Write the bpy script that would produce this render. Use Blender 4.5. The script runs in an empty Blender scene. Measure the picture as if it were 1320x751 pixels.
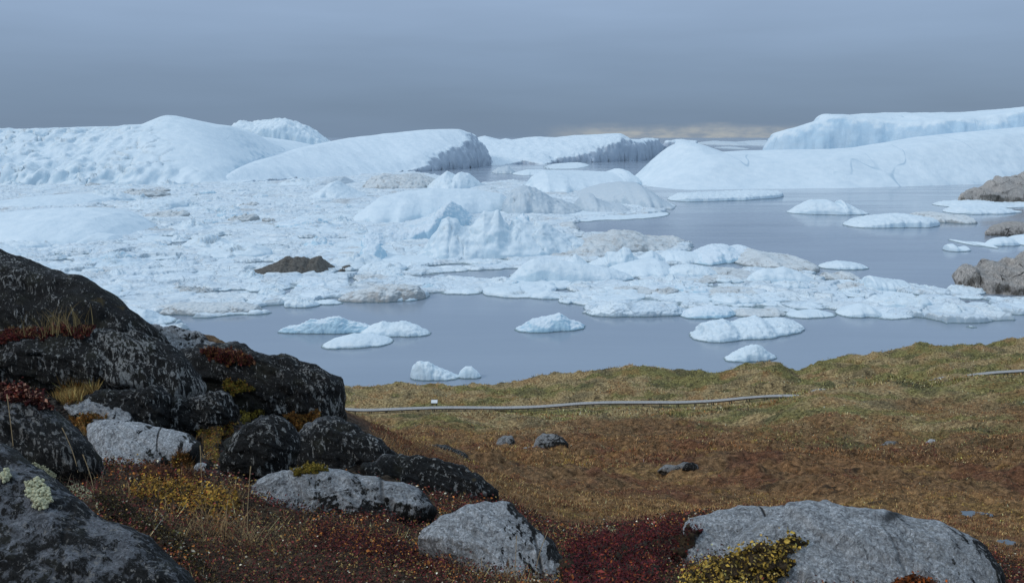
import bpy, math, random
import numpy as np
from mathutils import Vector

# ------------------------------------------------------------------ core
SC = bpy.context.scene
COL = SC.collection
RNG = np.random.default_rng(7)
H = 60.0                      # eye height above the fjord, metres
F = 1143.0                    # focal length in photo pixels (1320 wide)
PIT = math.atan((375.5 - 177.0) / F)
CP, SP = math.cos(PIT), math.sin(PIT)

def raydir(px, py):
    cx = (np.asarray(px, float) - 660.0) / F
    cy = (375.5 - np.asarray(py, float)) / F
    return cx, CP + cy * SP, -SP + cy * CP

def at_y(px, py, Y):
    x, y, z = raydir(px, py)
    t = np.asarray(Y, float) / y
    return x * t, y * t, H + z * t

def on_z(px, py, z0=0.0):
    x, y, z = raydir(px, py)
    t = (z0 - H) / z
    return x * t, y * t

def to_px(x, y, z):
    zc = y * CP - (z - H) * SP
    yc = y * SP + (z - H) * CP
    return 660 + F * x / zc, 375.5 - F * yc / zc

# ---- noise
_P = np.random.default_rng(11).permutation(256)
_P = np.concatenate([_P, _P, _P])
_G = np.random.default_rng(12).normal(size=(256, 3))
_G /= np.linalg.norm(_G, axis=1)[:, None]
_HR = np.random.default_rng(13).random((256, 4))

def pn(x, y, z=0.0):
    x, y, z = np.broadcast_arrays(np.asarray(x, float), np.asarray(y, float), np.asarray(z, float))
    xi, yi, zi = np.floor(x).astype(int), np.floor(y).astype(int), np.floor(z).astype(int)
    xf, yf, zf = x - xi, y - yi, z - zi
    u, v, w = [t * t * t * (t * (t * 6 - 15) + 10) for t in (xf, yf, zf)]
    xi &= 255; yi &= 255; zi &= 255
    r = 0
    for dx in (0, 1):
        for dy in (0, 1):
            for dz in (0, 1):
                g = _G[_P[_P[_P[xi + dx] + yi + dy] + zi + dz]]
                d = g[..., 0] * (xf - dx) + g[..., 1] * (yf - dy) + g[..., 2] * (zf - dz)
                r = r + d * (u if dx else 1 - u) * (v if dy else 1 - v) * (w if dz else 1 - w)
    return r * 1.5

def fbm(x, y, z=0.0, o=4, gain=0.5, lac=2.03):
    r, a, f = 0, 1.0, 1.0
    for i in range(o):
        r = r + a * pn(x * f + i * 7.3, y * f - i * 3.1, z * f + i * 1.7)
        a *= gain; f *= lac
    return r

def ridged(x, y, z=0.0, o=4, gain=0.5):
    r, a, f = 0, 1.0, 1.0
    for i in range(o):
        r = r + a * (1 - 2 * np.abs(pn(x * f + i * 5.3, y * f - i * 9.1, z * f)))
        a *= gain; f *= 2.1
    return r

def worley(x, y, seed=0):
    """F1, F2, id-random (3 columns) of the nearest cell, offset to its point"""
    x = np.asarray(x, float); y = np.asarray(y, float)
    xi, yi = np.floor(x).astype(int), np.floor(y).astype(int)
    f1 = np.full(x.shape, 9.0); f2 = np.full(x.shape, 9.0)
    idr = np.zeros(x.shape, int); ox = np.zeros(x.shape); oy = np.zeros(x.shape)
    for dx in (-1, 0, 1):
        for dy in (-1, 0, 1):
            h = _P[_P[_P[(xi + dx) & 255] + ((yi + dy) & 255)] + (seed & 255)]
            cx = xi + dx + _HR[h, 0]; cy = yi + dy + _HR[h, 1]
            d = np.hypot(x - cx, y - cy)
            near = d < f1
            f2 = np.where(near, f1, np.minimum(f2, d))
            f1 = np.where(near, d, f1)
            idr = np.where(near, h, idr); ox = np.where(near, x - cx, ox); oy = np.where(near, y - cy, oy)
    return f1, f2, _HR[idr], ox, oy

def sstep(a, b, x):
    t = np.clip((x - a) / (b - a), 0, 1)
    return t * t * (3 - 2 * t)

def tps_fit(P, v, lam=1e-6):
    P = np.asarray(P, float); v = np.asarray(v, float); n = len(P)
    sc = P.std(axis=0).max(); m = P.mean(axis=0); Q = (P - m) / sc
    d = np.linalg.norm(Q[:, None] - Q[None], axis=2)
    K = np.where(d > 0, d * d * np.log(d + 1e-12), 0) + lam * np.eye(n)
    A = np.zeros((n + 3, n + 3)); A[:n, :n] = K
    A[:n, n] = 1; A[:n, n + 1:] = Q; A[n, :n] = 1; A[n + 1:, :n] = Q.T
    s = np.linalg.solve(A, np.concatenate([v, [0, 0, 0]]))
    def f(x, y):
        sh = np.shape(x); x = (np.ravel(x) - m[0]) / sc; y = (np.ravel(y) - m[1]) / sc
        r = s[n] + s[n + 1] * x + s[n + 2] * y
        for i in range(n):
            d2 = (x - Q[i, 0]) ** 2 + (y - Q[i, 1]) ** 2
            r = r + s[i] * 0.5 * d2 * np.log(d2 + 1e-12)
        return r.reshape(sh)
    return f

def sdist(x, y, poly):
    """signed distance to a polygon, positive inside"""
    poly = np.asarray(poly, float); n = len(poly)
    best = np.full(np.shape(x), 1e18); inside = np.zeros(np.shape(x), bool)
    for i in range(n):
        ax, ay = poly[i]; bx, by = poly[(i + 1) % n]
        ex, ey = bx - ax, by - ay
        t = np.clip(((x - ax) * ex + (y - ay) * ey) / (ex * ex + ey * ey + 1e-12), 0, 1)
        best = np.minimum(best, (x - ax - t * ex) ** 2 + (y - ay - t * ey) ** 2)
        c = ((ay > y) != (by > y)) & (x < (bx - ax) * (y - ay) / (by - ay + 1e-12) + ax)
        inside ^= c
    return np.sqrt(best) * np.where(inside, 1, -1)

# ---- mesh building
def mk_mesh(name, V, Fc, mat=None, smooth=True, attrs=None, cols=None):
    V = np.ascontiguousarray(V, np.float32); Fc = np.ascontiguousarray(Fc, np.int32)
    k = Fc.shape[1]
    me = bpy.data.meshes.new(name)
    me.vertices.add(len(V)); me.vertices.foreach_set('co', V.ravel())
    me.loops.add(Fc.size); me.loops.foreach_set('vertex_index', Fc.ravel())
    me.polygons.add(len(Fc))
    me.polygons.foreach_set('loop_start', np.arange(0, Fc.size, k, dtype=np.int32))
    me.polygons.foreach_set('use_smooth', np.full(len(Fc), smooth, bool))
    me.update(calc_edges=True)
    for nm, a in (attrs or {}).items():
        at = me.attributes.new(nm, 'FLOAT', 'POINT'); at.data.foreach_set('value', np.ascontiguousarray(a, np.float32).ravel())
    for nm, a in (cols or {}).items():
        a = np.asarray(a, np.float32)
        if a.shape[1] == 3: a = np.concatenate([a, np.ones((len(a), 1), np.float32)], 1)
        at = me.attributes.new(nm, 'FLOAT_COLOR', 'POINT'); at.data.foreach_set('color', np.ascontiguousarray(a).ravel())
    if mat: me.materials.append(mat)
    return me

def grid_faces(nr, nc, keep=None):
    i = np.arange(nr * nc).reshape(nr, nc)
    q = np.stack([i[:-1, :-1], i[:-1, 1:], i[1:, 1:], i[1:, :-1]], -1).reshape(-1, 4)
    if keep is not None:
        k = keep.ravel()
        q = q[k[q].all(axis=1)]
    return q

def compact(V, Fc, *arrs):
    used = np.zeros(len(V), bool); used[Fc.ravel()] = True
    new = np.cumsum(used) - 1
    return (V[used], new[Fc]) + tuple(a[used] for a in arrs)

def link(name, me, parent=None, loc=None):
    o = bpy.data.objects.new(name, me); COL.objects.link(o)
    if loc is not None: o.location = loc
    if parent is not None: o.parent = parent
    return o

def tag(o, label=None, cat=None, group=None, kind=None):
    if label: o['label'] = label
    if cat: o['category'] = cat
    if group: o['group'] = group
    if kind: o['kind'] = kind
    return o

def empty(name, loc, label, cat, group=None):
    o = bpy.data.objects.new(name, None); COL.objects.link(o); o.location = loc
    o.empty_display_size = 0.2
    return tag(o, label, cat, group)

def obj_local(name, V, Fc, mat, origin=None, **kw):
    """mesh object whose origin sits at the base centre of its vertices"""
    V = np.asarray(V, float)
    if origin is None:
        origin = np.array([V[:, 0].mean(), V[:, 1].mean(), max(V[:, 2].min(), -1e9)])
    me = mk_mesh(name, V - np.asarray(origin), Fc, mat, **kw)
    return link(name, me, loc=origin)

# ---- node helpers
def new_mat(name):
    m = bpy.data.materials.new(name); m.use_nodes = True
    nt = m.node_tree; b = nt.nodes['Principled BSDF']
    return m, nt, b

class N:
    def __init__(s, nt): s.nt = nt
    def __call__(s, typ, **kw):
        n = s.nt.nodes.new(typ)
        for k, v in kw.items():
            if hasattr(n, k) and k not in ('inputs',): setattr(n, k, v)
        return n
    def L(s, a, b): s.nt.links.new(a, b)
    def noise(s, vec, scale, detail=4, rough=0.55, dist=0.0):
        n = s.nt.nodes.new('ShaderNodeTexNoise'); s.L(vec, n.inputs['Vector'])
        n.inputs['Scale'].default_value = scale; n.inputs['Detail'].default_value = detail
        n.inputs['Roughness'].default_value = rough; n.inputs['Distortion'].default_value = dist
        return n.outputs['Fac']
    def vor(s, vec, scale, feature='F1', out='Distance'):
        n = s.nt.nodes.new('ShaderNodeTexVoronoi'); n.feature = feature; s.L(vec, n.inputs['Vector'])
        n.inputs['Scale'].default_value = scale
        return n.outputs[out]
    def ramp(s, fac, stops, interp='LINEAR'):
        n = s.nt.nodes.new('ShaderNodeValToRGB'); n.color_ramp.interpolation = interp
        el = n.color_ramp.elements
        while len(el) < len(stops): el.new(0.5)
        for e, (p, c) in zip(el, stops):
            e.position = p
            if not hasattr(c, '__len__'): c = (c, c, c)
            e.color = (*c[:3], 1)
        s.L(fac, n.inputs['Fac'])
        return n.outputs['Color']
    def mix(s, fac, a, b, blend='MIX'):
        n = s.nt.nodes.new('ShaderNodeMix'); n.data_type = 'RGBA'; n.blend_type = blend
        for sock, v in ((n.inputs[0], fac), (n.inputs[6], a), (n.inputs[7], b)):
            if isinstance(v, bpy.types.NodeSocket): s.L(v, sock)
            elif hasattr(v, '__len__'): sock.default_value = (*v[:3], 1)
            else: sock.default_value = v
        return n.outputs[2]
    def math(s, op, a, b=None, c=None, clamp=False):
        n = s.nt.nodes.new('ShaderNodeMath'); n.operation = op; n.use_clamp = clamp
        for i, v in enumerate((a, b, c)):
            if v is None: continue
            if isinstance(v, bpy.types.NodeSocket): s.L(v, n.inputs[i])
            else: n.inputs[i].default_value = v
        return n.outputs[0]
    def maprange(s, v, a, b, c=0.0, d=1.0, smooth=True):
        n = s.nt.nodes.new('ShaderNodeMapRange'); n.clamp = True
        if smooth: n.interpolation_type = 'SMOOTHSTEP'
        s.L(v, n.inputs[0])
        for i, t in enumerate((a, b, c, d)): n.inputs[i + 1].default_value = t
        return n.outputs[0]
    def pos(s): return s.nt.nodes.new('ShaderNodeNewGeometry').outputs['Position']
    def nrm(s): return s.nt.nodes.new('ShaderNodeNewGeometry').outputs['Normal']
    def obj(s): return s.nt.nodes.new('ShaderNodeTexCoord').outputs['Object']
    def rnd(s): return s.nt.nodes.new('ShaderNodeObjectInfo').outputs['Random']
    def attr(s, name, out='Fac'):
        n = s.nt.nodes.new('ShaderNodeAttribute'); n.attribute_name = name
        return n.outputs[out]
    def sep(s, v):
        n = s.nt.nodes.new('ShaderNodeSeparateXYZ'); s.L(v, n.inputs[0]); return n.outputs
    def comb(s, x, y, z):
        n = s.nt.nodes.new('ShaderNodeCombineXYZ')
        for i, v in enumerate((x, y, z)):
            if isinstance(v, bpy.types.NodeSocket): s.L(v, n.inputs[i])
            else: n.inputs[i].default_value = v
        return n.outputs[0]
    def mapping(s, vec, scale=(1, 1, 1), rot=(0, 0, 0), loc=(0, 0, 0)):
        n = s.nt.nodes.new('ShaderNodeMapping'); s.L(vec, n.inputs[0])
        n.inputs['Scale'].default_value = scale; n.inputs['Rotation'].default_value = rot
        n.inputs['Location'].default_value = loc
        return n.outputs[0]
    def bump(s, h, strength=0.5, dist=0.1, normal=None):
        n = s.nt.nodes.new('ShaderNodeBump'); s.L(h, n.inputs['Height'])
        n.inputs['Strength'].default_value = strength; n.inputs['Distance'].default_value = dist
        if normal is not None: s.L(normal, n.inputs['Normal'])
        return n.outputs[0]
# ------------------------------------------------------------------ camera
cam = bpy.data.cameras.new('camera'); camo = bpy.data.objects.new('camera', cam); COL.objects.link(camo)
camo.location = (0, 0, H); camo.rotation_euler = (math.pi / 2 - PIT, 0, 0)
cam.sensor_width = 36; cam.lens = F / 1320 * 36; cam.clip_start = 0.1; cam.clip_end = 200000
SC.camera = camo
SC.view_settings.view_transform = 'Standard'; SC.view_settings.look = 'None'
SC.view_settings.exposure = 0.0; SC.view_settings.gamma = 1; SC.view_settings.use_curve_mapping = False
SC.cycles.max_bounces = 6; SC.cycles.diffuse_bounces = 3; SC.cycles.glossy_bounces = 3
SC.cycles.transparent_max_bounces = 4; SC.cycles.caustics_reflective = False; SC.cycles.caustics_refractive = False

# ------------------------------------------------------------------ overcast sky
SUN_EL, SUN_AZ = math.radians(32), math.radians(248)      # azimuth clockwise from +Y
w = bpy.data.worlds.new('World'); SC.world = w; w.use_nodes = True
nt = w.node_tree; n = N(nt); bg = nt.nodes['Background']
sky = n('ShaderNodeTexSky'); sky.sky_type = 'NISHITA'; sky.sun_disc = False
sky.sun_elevation = SUN_EL; sky.sun_rotation = SUN_AZ; sky.altitude = 60; sky.air_density = 1.0; sky.dust_density = 1.0
dirv = n('ShaderNodeTexCoord').outputs['Generated']
sx, sy, sz = n.sep(dirv)
elev = n.math('ARCSINE', sz)
azim = n.math('ARCTAN2', sx, sy)
streak = n.noise(n.comb(n.math('MULTIPLY', azim, 3.0), n.math('MULTIPLY', elev, 22.0), 0.0), 1.0, 4, 0.5)
soft = n.noise(n.comb(n.math('MULTIPLY', azim, 2.2), n.math('MULTIPLY', elev, 9.0), 3.0), 1.0, 3, 0.5)
el2 = n.math('ADD', elev, n.math('MULTIPLY', n.math('SUBTRACT', soft, 0.5), 0.05))
t = n.maprange(el2, -0.01, 1.2, 0, 1, smooth=False)
d2 = lambda deg: (math.radians(deg) + 0.01) / 1.21
cloud = n.ramp(t, [(0.0, (.182, .262, .380)), (d2(1.5), (.176, .256, .376)), (d2(4.0), (.215, .305, .445)),
                   (d2(8.2), (.300, .410, .585)), (d2(20), (.41, .565, .77)), (d2(45), (.53, .70, .90)), (1.0, (.58, .76, .96))])
cloud = n.mix(1.0, cloud, n.ramp(streak, [(0.3, 0.93), (0.7, 1.06)]), 'MULTIPLY')
# brighter gap under the deck, low over the sea to the right of centre
gaz = n.maprange(n.math('ABSOLUTE', n.math('SUBTRACT', azim, math.radians(11.0))), math.radians(4), math.radians(10.5), 1, 0)
gtop = n.math('ADD', elev, n.math('MULTIPLY', n.math('SUBTRACT', n.noise(n.comb(n.math('MULTIPLY', azim, 16.0), n.math('MULTIPLY', elev, 60.0), 8.0), 1.0, 5, 0.6), 0.5), 0.016))
gel = n.maprange(gtop, 0.004, 0.017, 1, 0)
gap = n.math('MULTIPLY', n.math('MULTIPLY', gaz, gel), 0.75)
puff = n.ramp(n.noise(n.comb(n.math('MULTIPLY', azim, 38.0), n.math('MULTIPLY', elev, 120.0), 1.0), 1.0, 5, 0.6),
              [(0.35, (.26, .32, .40)), (0.62, (.46, .48, .475))])
cloud = n.mix(gap, cloud, puff)
cl10 = n.mix(1.0, cloud, (10, 10, 10), 'MULTIPLY')
n.L(n.mix(0.94, sky.outputs[0], cl10), bg.inputs['Color'])
bg.inputs['Strength'].default_value = 0.1

sun = bpy.data.lights.new('sun', 'SUN'); sun.energy = 0.98; sun.angle = math.radians(12); sun.color = (1.0, 0.96, 0.9)
suno = bpy.data.objects.new('sun', sun); COL.objects.link(suno)
sd = Vector((math.sin(SUN_AZ) * math.cos(SUN_EL), math.cos(SUN_AZ) * math.cos(SUN_EL), math.sin(SUN_EL)))
suno.rotation_euler = (-sd).to_track_quat('-Z', 'Y').to_euler(); suno.location = (0, -50, 200)

# ------------------------------------------------------------------ fjord water
wm, nt, b = new_mat('fjord_water'); n = N(nt)
p = n.pos()
wn = n.noise(n.mapping(p, (0.6, 1.3, 1)), 0.9, 4, 0.6)
wl = n.noise(n.mapping(p, (0.004, 0.02, 1)), 1.0, 4, 0.6)
b.inputs['Base Color'].default_value = (.112, .150, .190, 1)
n.L(n.mix(n.maprange(wl, 0.3, 0.7), (.265, .31, .37), (.30, .345, .405)), b.inputs['Base Color'])
n.L(n.maprange(wl, 0.3, 0.7, 0.07, 0.22), b.inputs['Roughness'])
b.inputs['IOR'].default_value = 1.33
n.L(n.bump(wn, 0.35, 0.05), b.inputs['Normal'])
g1 = np.concatenate([-np.geomspace(90000, 1500, 10), np.linspace(-1300, 1300, 40), np.geomspace(1500, 90000, 10)])
g2 = np.concatenate([[-3000, -800], np.linspace(-200, 2600, 44), np.geomspace(3000, 90000, 12)])
X, Y = np.meshgrid(g1, g2)
tag(link('fjord_water', mk_mesh('fjord_water', np.stack([X, Y, 0 * X], -1).reshape(-1, 3), grid_faces(*X.shape), wm)), kind='structure')
# ------------------------------------------------------------------ ice
def ice_mat(name, snow=(.795, .865, .90), bare=(.62, .73, .80), deep=(.46, .63, .72), dirt=0.0, dirtcol=(.40, .36, .32), scale=1.0,
            bare_lo=0.45, bare_hi=0.8, blue=0.25, wet_shade=True, bumpd=0.3, fine=1.0, veins=0, mosaic=0):
    m, nt, b = new_mat(name); n = N(nt)
    p = n.pos(); nz = n.sep(n.nrm())[2]
    big = n.noise(p, 0.035 * scale, 5, 0.6)
    mid = n.noise(p, 0.25 * scale, 5, 0.62)
    fin = n.noise(p, 1.6 * fine, 4, 0.65)
    steep = n.math('ADD', nz, n.math('MULTIPLY', n.math('SUBTRACT', mid, 0.5), 0.5))
    sn = n.maprange(steep, bare_lo, bare_hi)  # steep faces go to darker bare ice, its tone also painting their shade
    bar = n.mix(n.math('MULTIPLY', n.maprange(big, 0.42, 0.68), blue * 1.6), bare, deep)
    col = n.mix(sn, bar, snow)
    col = n.mix(n.math('MULTIPLY', n.maprange(big, 0.5, 0.72), blue), col, bare)
    col = n.mix(1.0, col, n.ramp(mid, [(0.3, (.90, .925, .94)), (0.7, (1.03, 1.02, 1.01))]), 'MULTIPLY')
    if mosaic:     # plates of slightly different age and wetness, parted by slushy seams
        for s_, lo in ((mosaic, .89), (mosaic * 2.9, .88)):
            cr = n('ShaderNodeTexVoronoi'); cr.feature = 'F1'; n.L(p, cr.inputs['Vector']); cr.inputs['Scale'].default_value = s_
            hue = n.sep(cr.outputs['Color'])[0]
            col = n.mix(1.0, col, n.ramp(hue, [(0.0, (lo, lo * 1.03, lo * 1.06)), (0.45, (.97, .98, .99)), (1.0, (1.03, 1.02, 1.01))]), 'MULTIPLY')
            ed = n.vor(p, s_, 'DISTANCE_TO_EDGE')
            col = n.mix(n.math('MULTIPLY', n.maprange(ed, 0.008, 0.035, 1, 0), n.maprange(big, .35, .6, .15, .8)), col, (.42, .48, .52))
    if dirt > 0:
        dm = n.maprange(n.math('ADD', n.math('MULTIPLY', n.noise(n.mapping(p, (1, 1, 2)), 0.09 * scale, 5, 0.65), 0.65), n.math('MULTIPLY', fin, 0.35)), 0.50, 0.66)
        col = n.mix(n.math('MULTIPLY', dm, dirt), col, dirtcol)
    if veins:      # meltwater channels and healed cracks
        vn = n.noise(n.mapping(p, (1, .10, .30), (.35, .25, .55)), veins, 2, .45, 0.0)
        vl = n.maprange(n.math('ABSOLUTE', n.math('SUBTRACT', vn, 0.5)), 0.0004, 0.0026, 1, 0)
        col = n.mix(n.math('MULTIPLY', vl, n.maprange(n.noise(p, veins * 1.4, 2, .5), .5, .6, 0, .6)), col, (.38, .52, .62))
        col = n.mix(n.maprange(n.noise(n.mapping(p, (1, .5, 3)), 0.02 if veins < .05 else .12, 6, .7), .5, .7, 0, .30), col, (.58, .68, .75))
    a = n.attr('dirt')
    col = n.mix(a, col, n.mix(fin, (.34, .31, .28), (.56, .53, .50)))
    if wet_shade:  # wet ice just above the waterline, darkened to paint the undercut's shadow line
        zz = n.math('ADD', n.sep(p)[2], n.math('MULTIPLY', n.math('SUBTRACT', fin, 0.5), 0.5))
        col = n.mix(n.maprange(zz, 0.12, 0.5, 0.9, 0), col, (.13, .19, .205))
    n.L(col, b.inputs['Base Color'])
    b.inputs['Roughness'].default_value = 0.65; b.inputs['Specular IOR Level'].default_value = 0.25
    bn = n.bump(mid, 0.35, bumpd * 2.0)
    n.L(n.bump(fin, 0.45, bumpd, bn), b.inputs['Normal'])
    return m

M_SNOW = ice_mat('glacier_snow', veins=.008, scale=0.35, blue=0.22, wet_shade=False, bumpd=1.2, fine=0.12)
M_GREY = ice_mat('grey_glacier_ice', snow=(.79, .86, .90), bare=(.50, .56, .63), deep=(.44, .51, .60), scale=0.4, bare_lo=0.52, bare_hi=0.78, blue=0.12, wet_shade=False, bumpd=1.5, fine=0.15)
M_CLIFF = ice_mat('blue_glacier_ice', veins=.011, bare=(.60, .74, .84), deep=(.46, .66, .80), scale=0.4, bare_lo=0.4, bare_hi=0.75, blue=0.3, wet_shade=False, bumpd=1.2, fine=0.12)
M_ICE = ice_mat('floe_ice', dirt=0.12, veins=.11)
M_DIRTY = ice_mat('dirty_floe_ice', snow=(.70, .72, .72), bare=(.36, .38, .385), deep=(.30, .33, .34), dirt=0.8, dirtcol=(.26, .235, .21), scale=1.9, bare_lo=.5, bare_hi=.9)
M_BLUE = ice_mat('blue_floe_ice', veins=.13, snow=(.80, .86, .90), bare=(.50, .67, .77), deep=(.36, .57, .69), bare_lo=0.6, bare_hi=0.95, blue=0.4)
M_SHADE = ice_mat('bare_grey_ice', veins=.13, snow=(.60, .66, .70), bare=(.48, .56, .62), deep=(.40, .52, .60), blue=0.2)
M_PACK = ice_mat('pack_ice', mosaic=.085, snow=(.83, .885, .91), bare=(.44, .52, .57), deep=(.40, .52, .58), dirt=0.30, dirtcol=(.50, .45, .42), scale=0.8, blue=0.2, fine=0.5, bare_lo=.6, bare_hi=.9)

def gridnormals(X, Y, Z):
    P = np.stack([X, Y, Z], -1)
    nr = np.cross(np.gradient(P, axis=1), np.gradient(P, axis=0))
    l = np.linalg.norm(nr, axis=-1, keepdims=True); nr = nr / np.maximum(l, 1e-9)
    return nr * np.where(nr[..., 2:3] < 0, -1, 1)

def plan(px, Y):
    x, y, z = at_y(px, 190, Y); return float(x), float(y)

def big_berg(name, label, poly, ctrl, res, edge=10.0, p=2.0, namp=2.0, nscale=0.02, rid=0.0, mat=None, eamp=8.0, escale=0.02, cat='iceberg', group=None, fn=None, lam=1e-4, crag=22.0, cliff=2.2, cap=None, eoct=4):
    """iceberg as a height field over a plan outline. poly: (px, py) on the water or ('Y', px, Y); ctrl: (px, py, Y) on its surface"""
    pl = [plan(q[1], q[2]) if q[0] == 'Y' else tuple(map(float, on_z(q[0], q[1]))) for q in poly]
    cp = np.array([[float(v) for v in at_y(*q)] if len(q) == 3 else [float(v) for v in on_z(*q)] + [1.0] for q in ctrl])
    f = tps_fit(cp[:, :2], cp[:, 2], lam)
    pa = np.array(pl); lo = pa.min(0) - edge * 1.5; hi = pa.max(0) + edge * 1.5
    X, Y = np.meshgrid(np.arange(lo[0], hi[0], res), np.arange(lo[1], hi[1], res * 1.25))
    d = sdist(X, Y, pl) + eamp * fbm(X * escale, Y * escale, 4.2, eoct, 0.55)
    top = f(X, Y)
    nz = namp * fbm(X * nscale, Y * nscale, 1.3, 5, 0.55) + rid * ridged(X * nscale * 1.7, Y * nscale * 1.7, 2.2, 4)
    if fn: nz = nz + fn(X, Y)
    top = np.maximum(top + nz, 1.0)
    if cap is not None:          # the ridge line is the highest thing seen from the shore
        cpx, _ = to_px(X, Y, top); ca = np.array(cap, float)
        zc = at_y(cpx, np.interp(cpx, ca[:, 0], ca[:, 1]), Y)[2]
        ex = top - zc; top = np.where(ex > -6, zc - 6 * np.exp(-np.clip((ex + 6) / 6, 0, 20)) + 0.15 * nz, top)
        top = np.maximum(top, 1.0)
    t = np.clip(d / (edge * (1 + 5 * np.exp(-np.clip(top, 0, 99) / 9))), 0, 1); s = (1 - (1 - t) ** p) ** (1 / p)
    Z = -3 + (top + 3) * s
    keep = d > -res * 2.5
    V = np.stack([X, Y, Z], -1)
    nr = gridnormals(X, Y, Z); st = 1 - np.abs(nr[..., 2])
    q = V / crag
    dsp = ridged(q[..., 0], q[..., 1], q[..., 2] * 0.8, 4, 0.55) + 0.8 * fbm(q[..., 0] * 2.3, q[..., 1] * 2.3, q[..., 2] * 2.6, 3)
    V = (V + nr * (cliff * dsp * sstep(0.1, 0.5, st))[..., None]).reshape(-1, 3)
    V, Q = compact(V, grid_faces(*X.shape, keep))
    o = obj_local(name, V, Q, mat or M_SNOW)
    return tag(o, label, cat, group)

def rough_front(X, Y):
    px, _ = to_px(X, Y, 0 * X + 10)
    m = sstep(270, 120, px) * sstep(1420, 1340, Y) * 1.0
    m2 = sstep(1200, 1130, Y) * sstep(420, 330, px)
    f1, f2, r, ox, oy = worley(X / 26, Y / 34 , 5)
    g1, g2, r2, _, _ = worley(X / 11, Y / 14, 6)
    c = (r[..., 2] - .5) * 7 * sstep(0, .3, f2 - f1) + (r2[..., 2] - .5) * 3 * sstep(0, .25, g2 - g1) + 6 * ridged(X / 40, Y / 60, 2, 4)
    c = c + 5 * (ox * (r[..., 0] - .5) + oy * (r[..., 1] - .5)) - 5.5 * sstep(.09, 0, f2 - f1) * sstep(-.1, .25, fbm(X / 90, Y / 90, 5, 3))
    return c * (m + 0.45 * m2)

big_berg('iceberg', 'vast snowy iceberg with a rounded peak along the left horizon',
    [(-420, 236), (-100, 238), (100, 240), (265, 239), ('Y', 300, 1180), ('Y', 345, 1390), ('Y', 400, 1610), ('Y', 445, 1760), ('Y', 450, 1900), ('Y', 300, 1850), ('Y', 0, 1800), ('Y', -420, 1700)],
    [(-420, 172, 1380), (-150, 168, 1380), (0, 165, 1380), (50, 166, 1380), (100, 163, 1380), (150, 162.5, 1380), (182, 160, 1380), (198, 152.5, 1380), (215, 147.5, 1385),
     (232, 150, 1390), (262, 156.5, 1400), (296, 163, 1430), (330, 172, 1560), (380, 182, 1730), (425, 190, 1820),
     (-420, 180, 1650), (0, 175, 1650), (100, 175, 1650), (215, 168, 1650), (300, 176, 1700),
     (0, 196, 1240), (100, 198, 1240), (215, 188, 1240), (262, 190, 1255), (320, 192, 1410), (365, 194, 1590), (-420, 200, 1240),
     (0, 226, 1140), (100, 229, 1140), (200, 229, 1140), (265, 228, 1145), (300, 222, 1210), (345, 214, 1420), (400, 206, 1640), (-420, 226, 1140)],
    2.2, edge=26, namp=1.4, nscale=0.012, fn=rough_front,
    cap=[(-420, 172), (-150, 168), (0, 165), (50, 166), (100, 163), (150, 162.5), (165, 160.5), (182, 160), (198, 153), (207, 149), (215, 147), (226, 148), (240, 151.5), (262, 156.5), (280, 160), (297, 161.5), (330, 171), (380, 181), (425, 190), (460, 200)])
big_berg('iceberg', 'jagged crested iceberg behind the right shoulder of the rounded peak',
    [('Y', 292, 1880), ('Y', 440, 1880), ('Y', 445, 2100), ('Y', 292, 2100)],
    [(290, 168, 1950), (300, 165, 1950), (310, 159, 1950), (330, 161.5, 1950), (350, 156, 1950), (374, 158, 1950), (396, 166, 1950), (412, 178, 1950), (436, 196, 1950),
     (290, 172, 1890), (330, 169, 1890), (370, 166, 1890), (410, 184, 1890), (350, 168, 2090), (300, 175, 2090), (420, 188, 2090)],
    2.4, edge=20, namp=3.5, nscale=0.03, rid=3.5)
big_berg('iceberg', 'tilted white iceberg ending in a dark grey cliff near the centre',
    [(270, 238), (400, 231), (522, 222.5), (570, 219), (600, 217), (634, 212), ('Y', 640, 2010), ('Y', 560, 2150), ('Y', 430, 2100), ('Y', 345, 1700), ('Y', 290, 1300)],
    [(275, 238), (320, 236.4), (360, 234.4), (400, 231.6), (440, 228.6), (480, 225.8), (518, 223),
     (310, 213, 1250), (345, 203, 1400), (382, 192, 1560), (420, 183, 1680), (450, 177, 1780), (500, 171, 1870), (550, 166.5, 1920), (592, 166, 1950), (604, 171, 1930),
     (430, 203, 1520), (500, 197, 1650), (540, 200, 1640), (566, 190, 1720), (588, 180, 1800), (602, 173, 1860), (616, 186, 1895), (628, 203, 1915),
     (420, 190, 2000), (500, 178, 2100), (592, 174, 2080)],
    2.0, edge=26, p=2.6, namp=1.2, nscale=0.014, mat=M_GREY, eamp=9, escale=0.014, eoct=1, crag=26, cliff=4.5,
    cap=[(250, 232), (310, 212), (345, 202.5), (382, 191.5), (420, 183), (450, 177), (500, 171), (550, 166.5), (592, 166), (600, 168), (607, 171), (613, 180), (620, 186), (630, 203), (645, 215)],
    fn=lambda X, Y: 1.5 * ridged((X + Y * 0.5) / 60, (Y - X) / 300, 3, 3))
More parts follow.
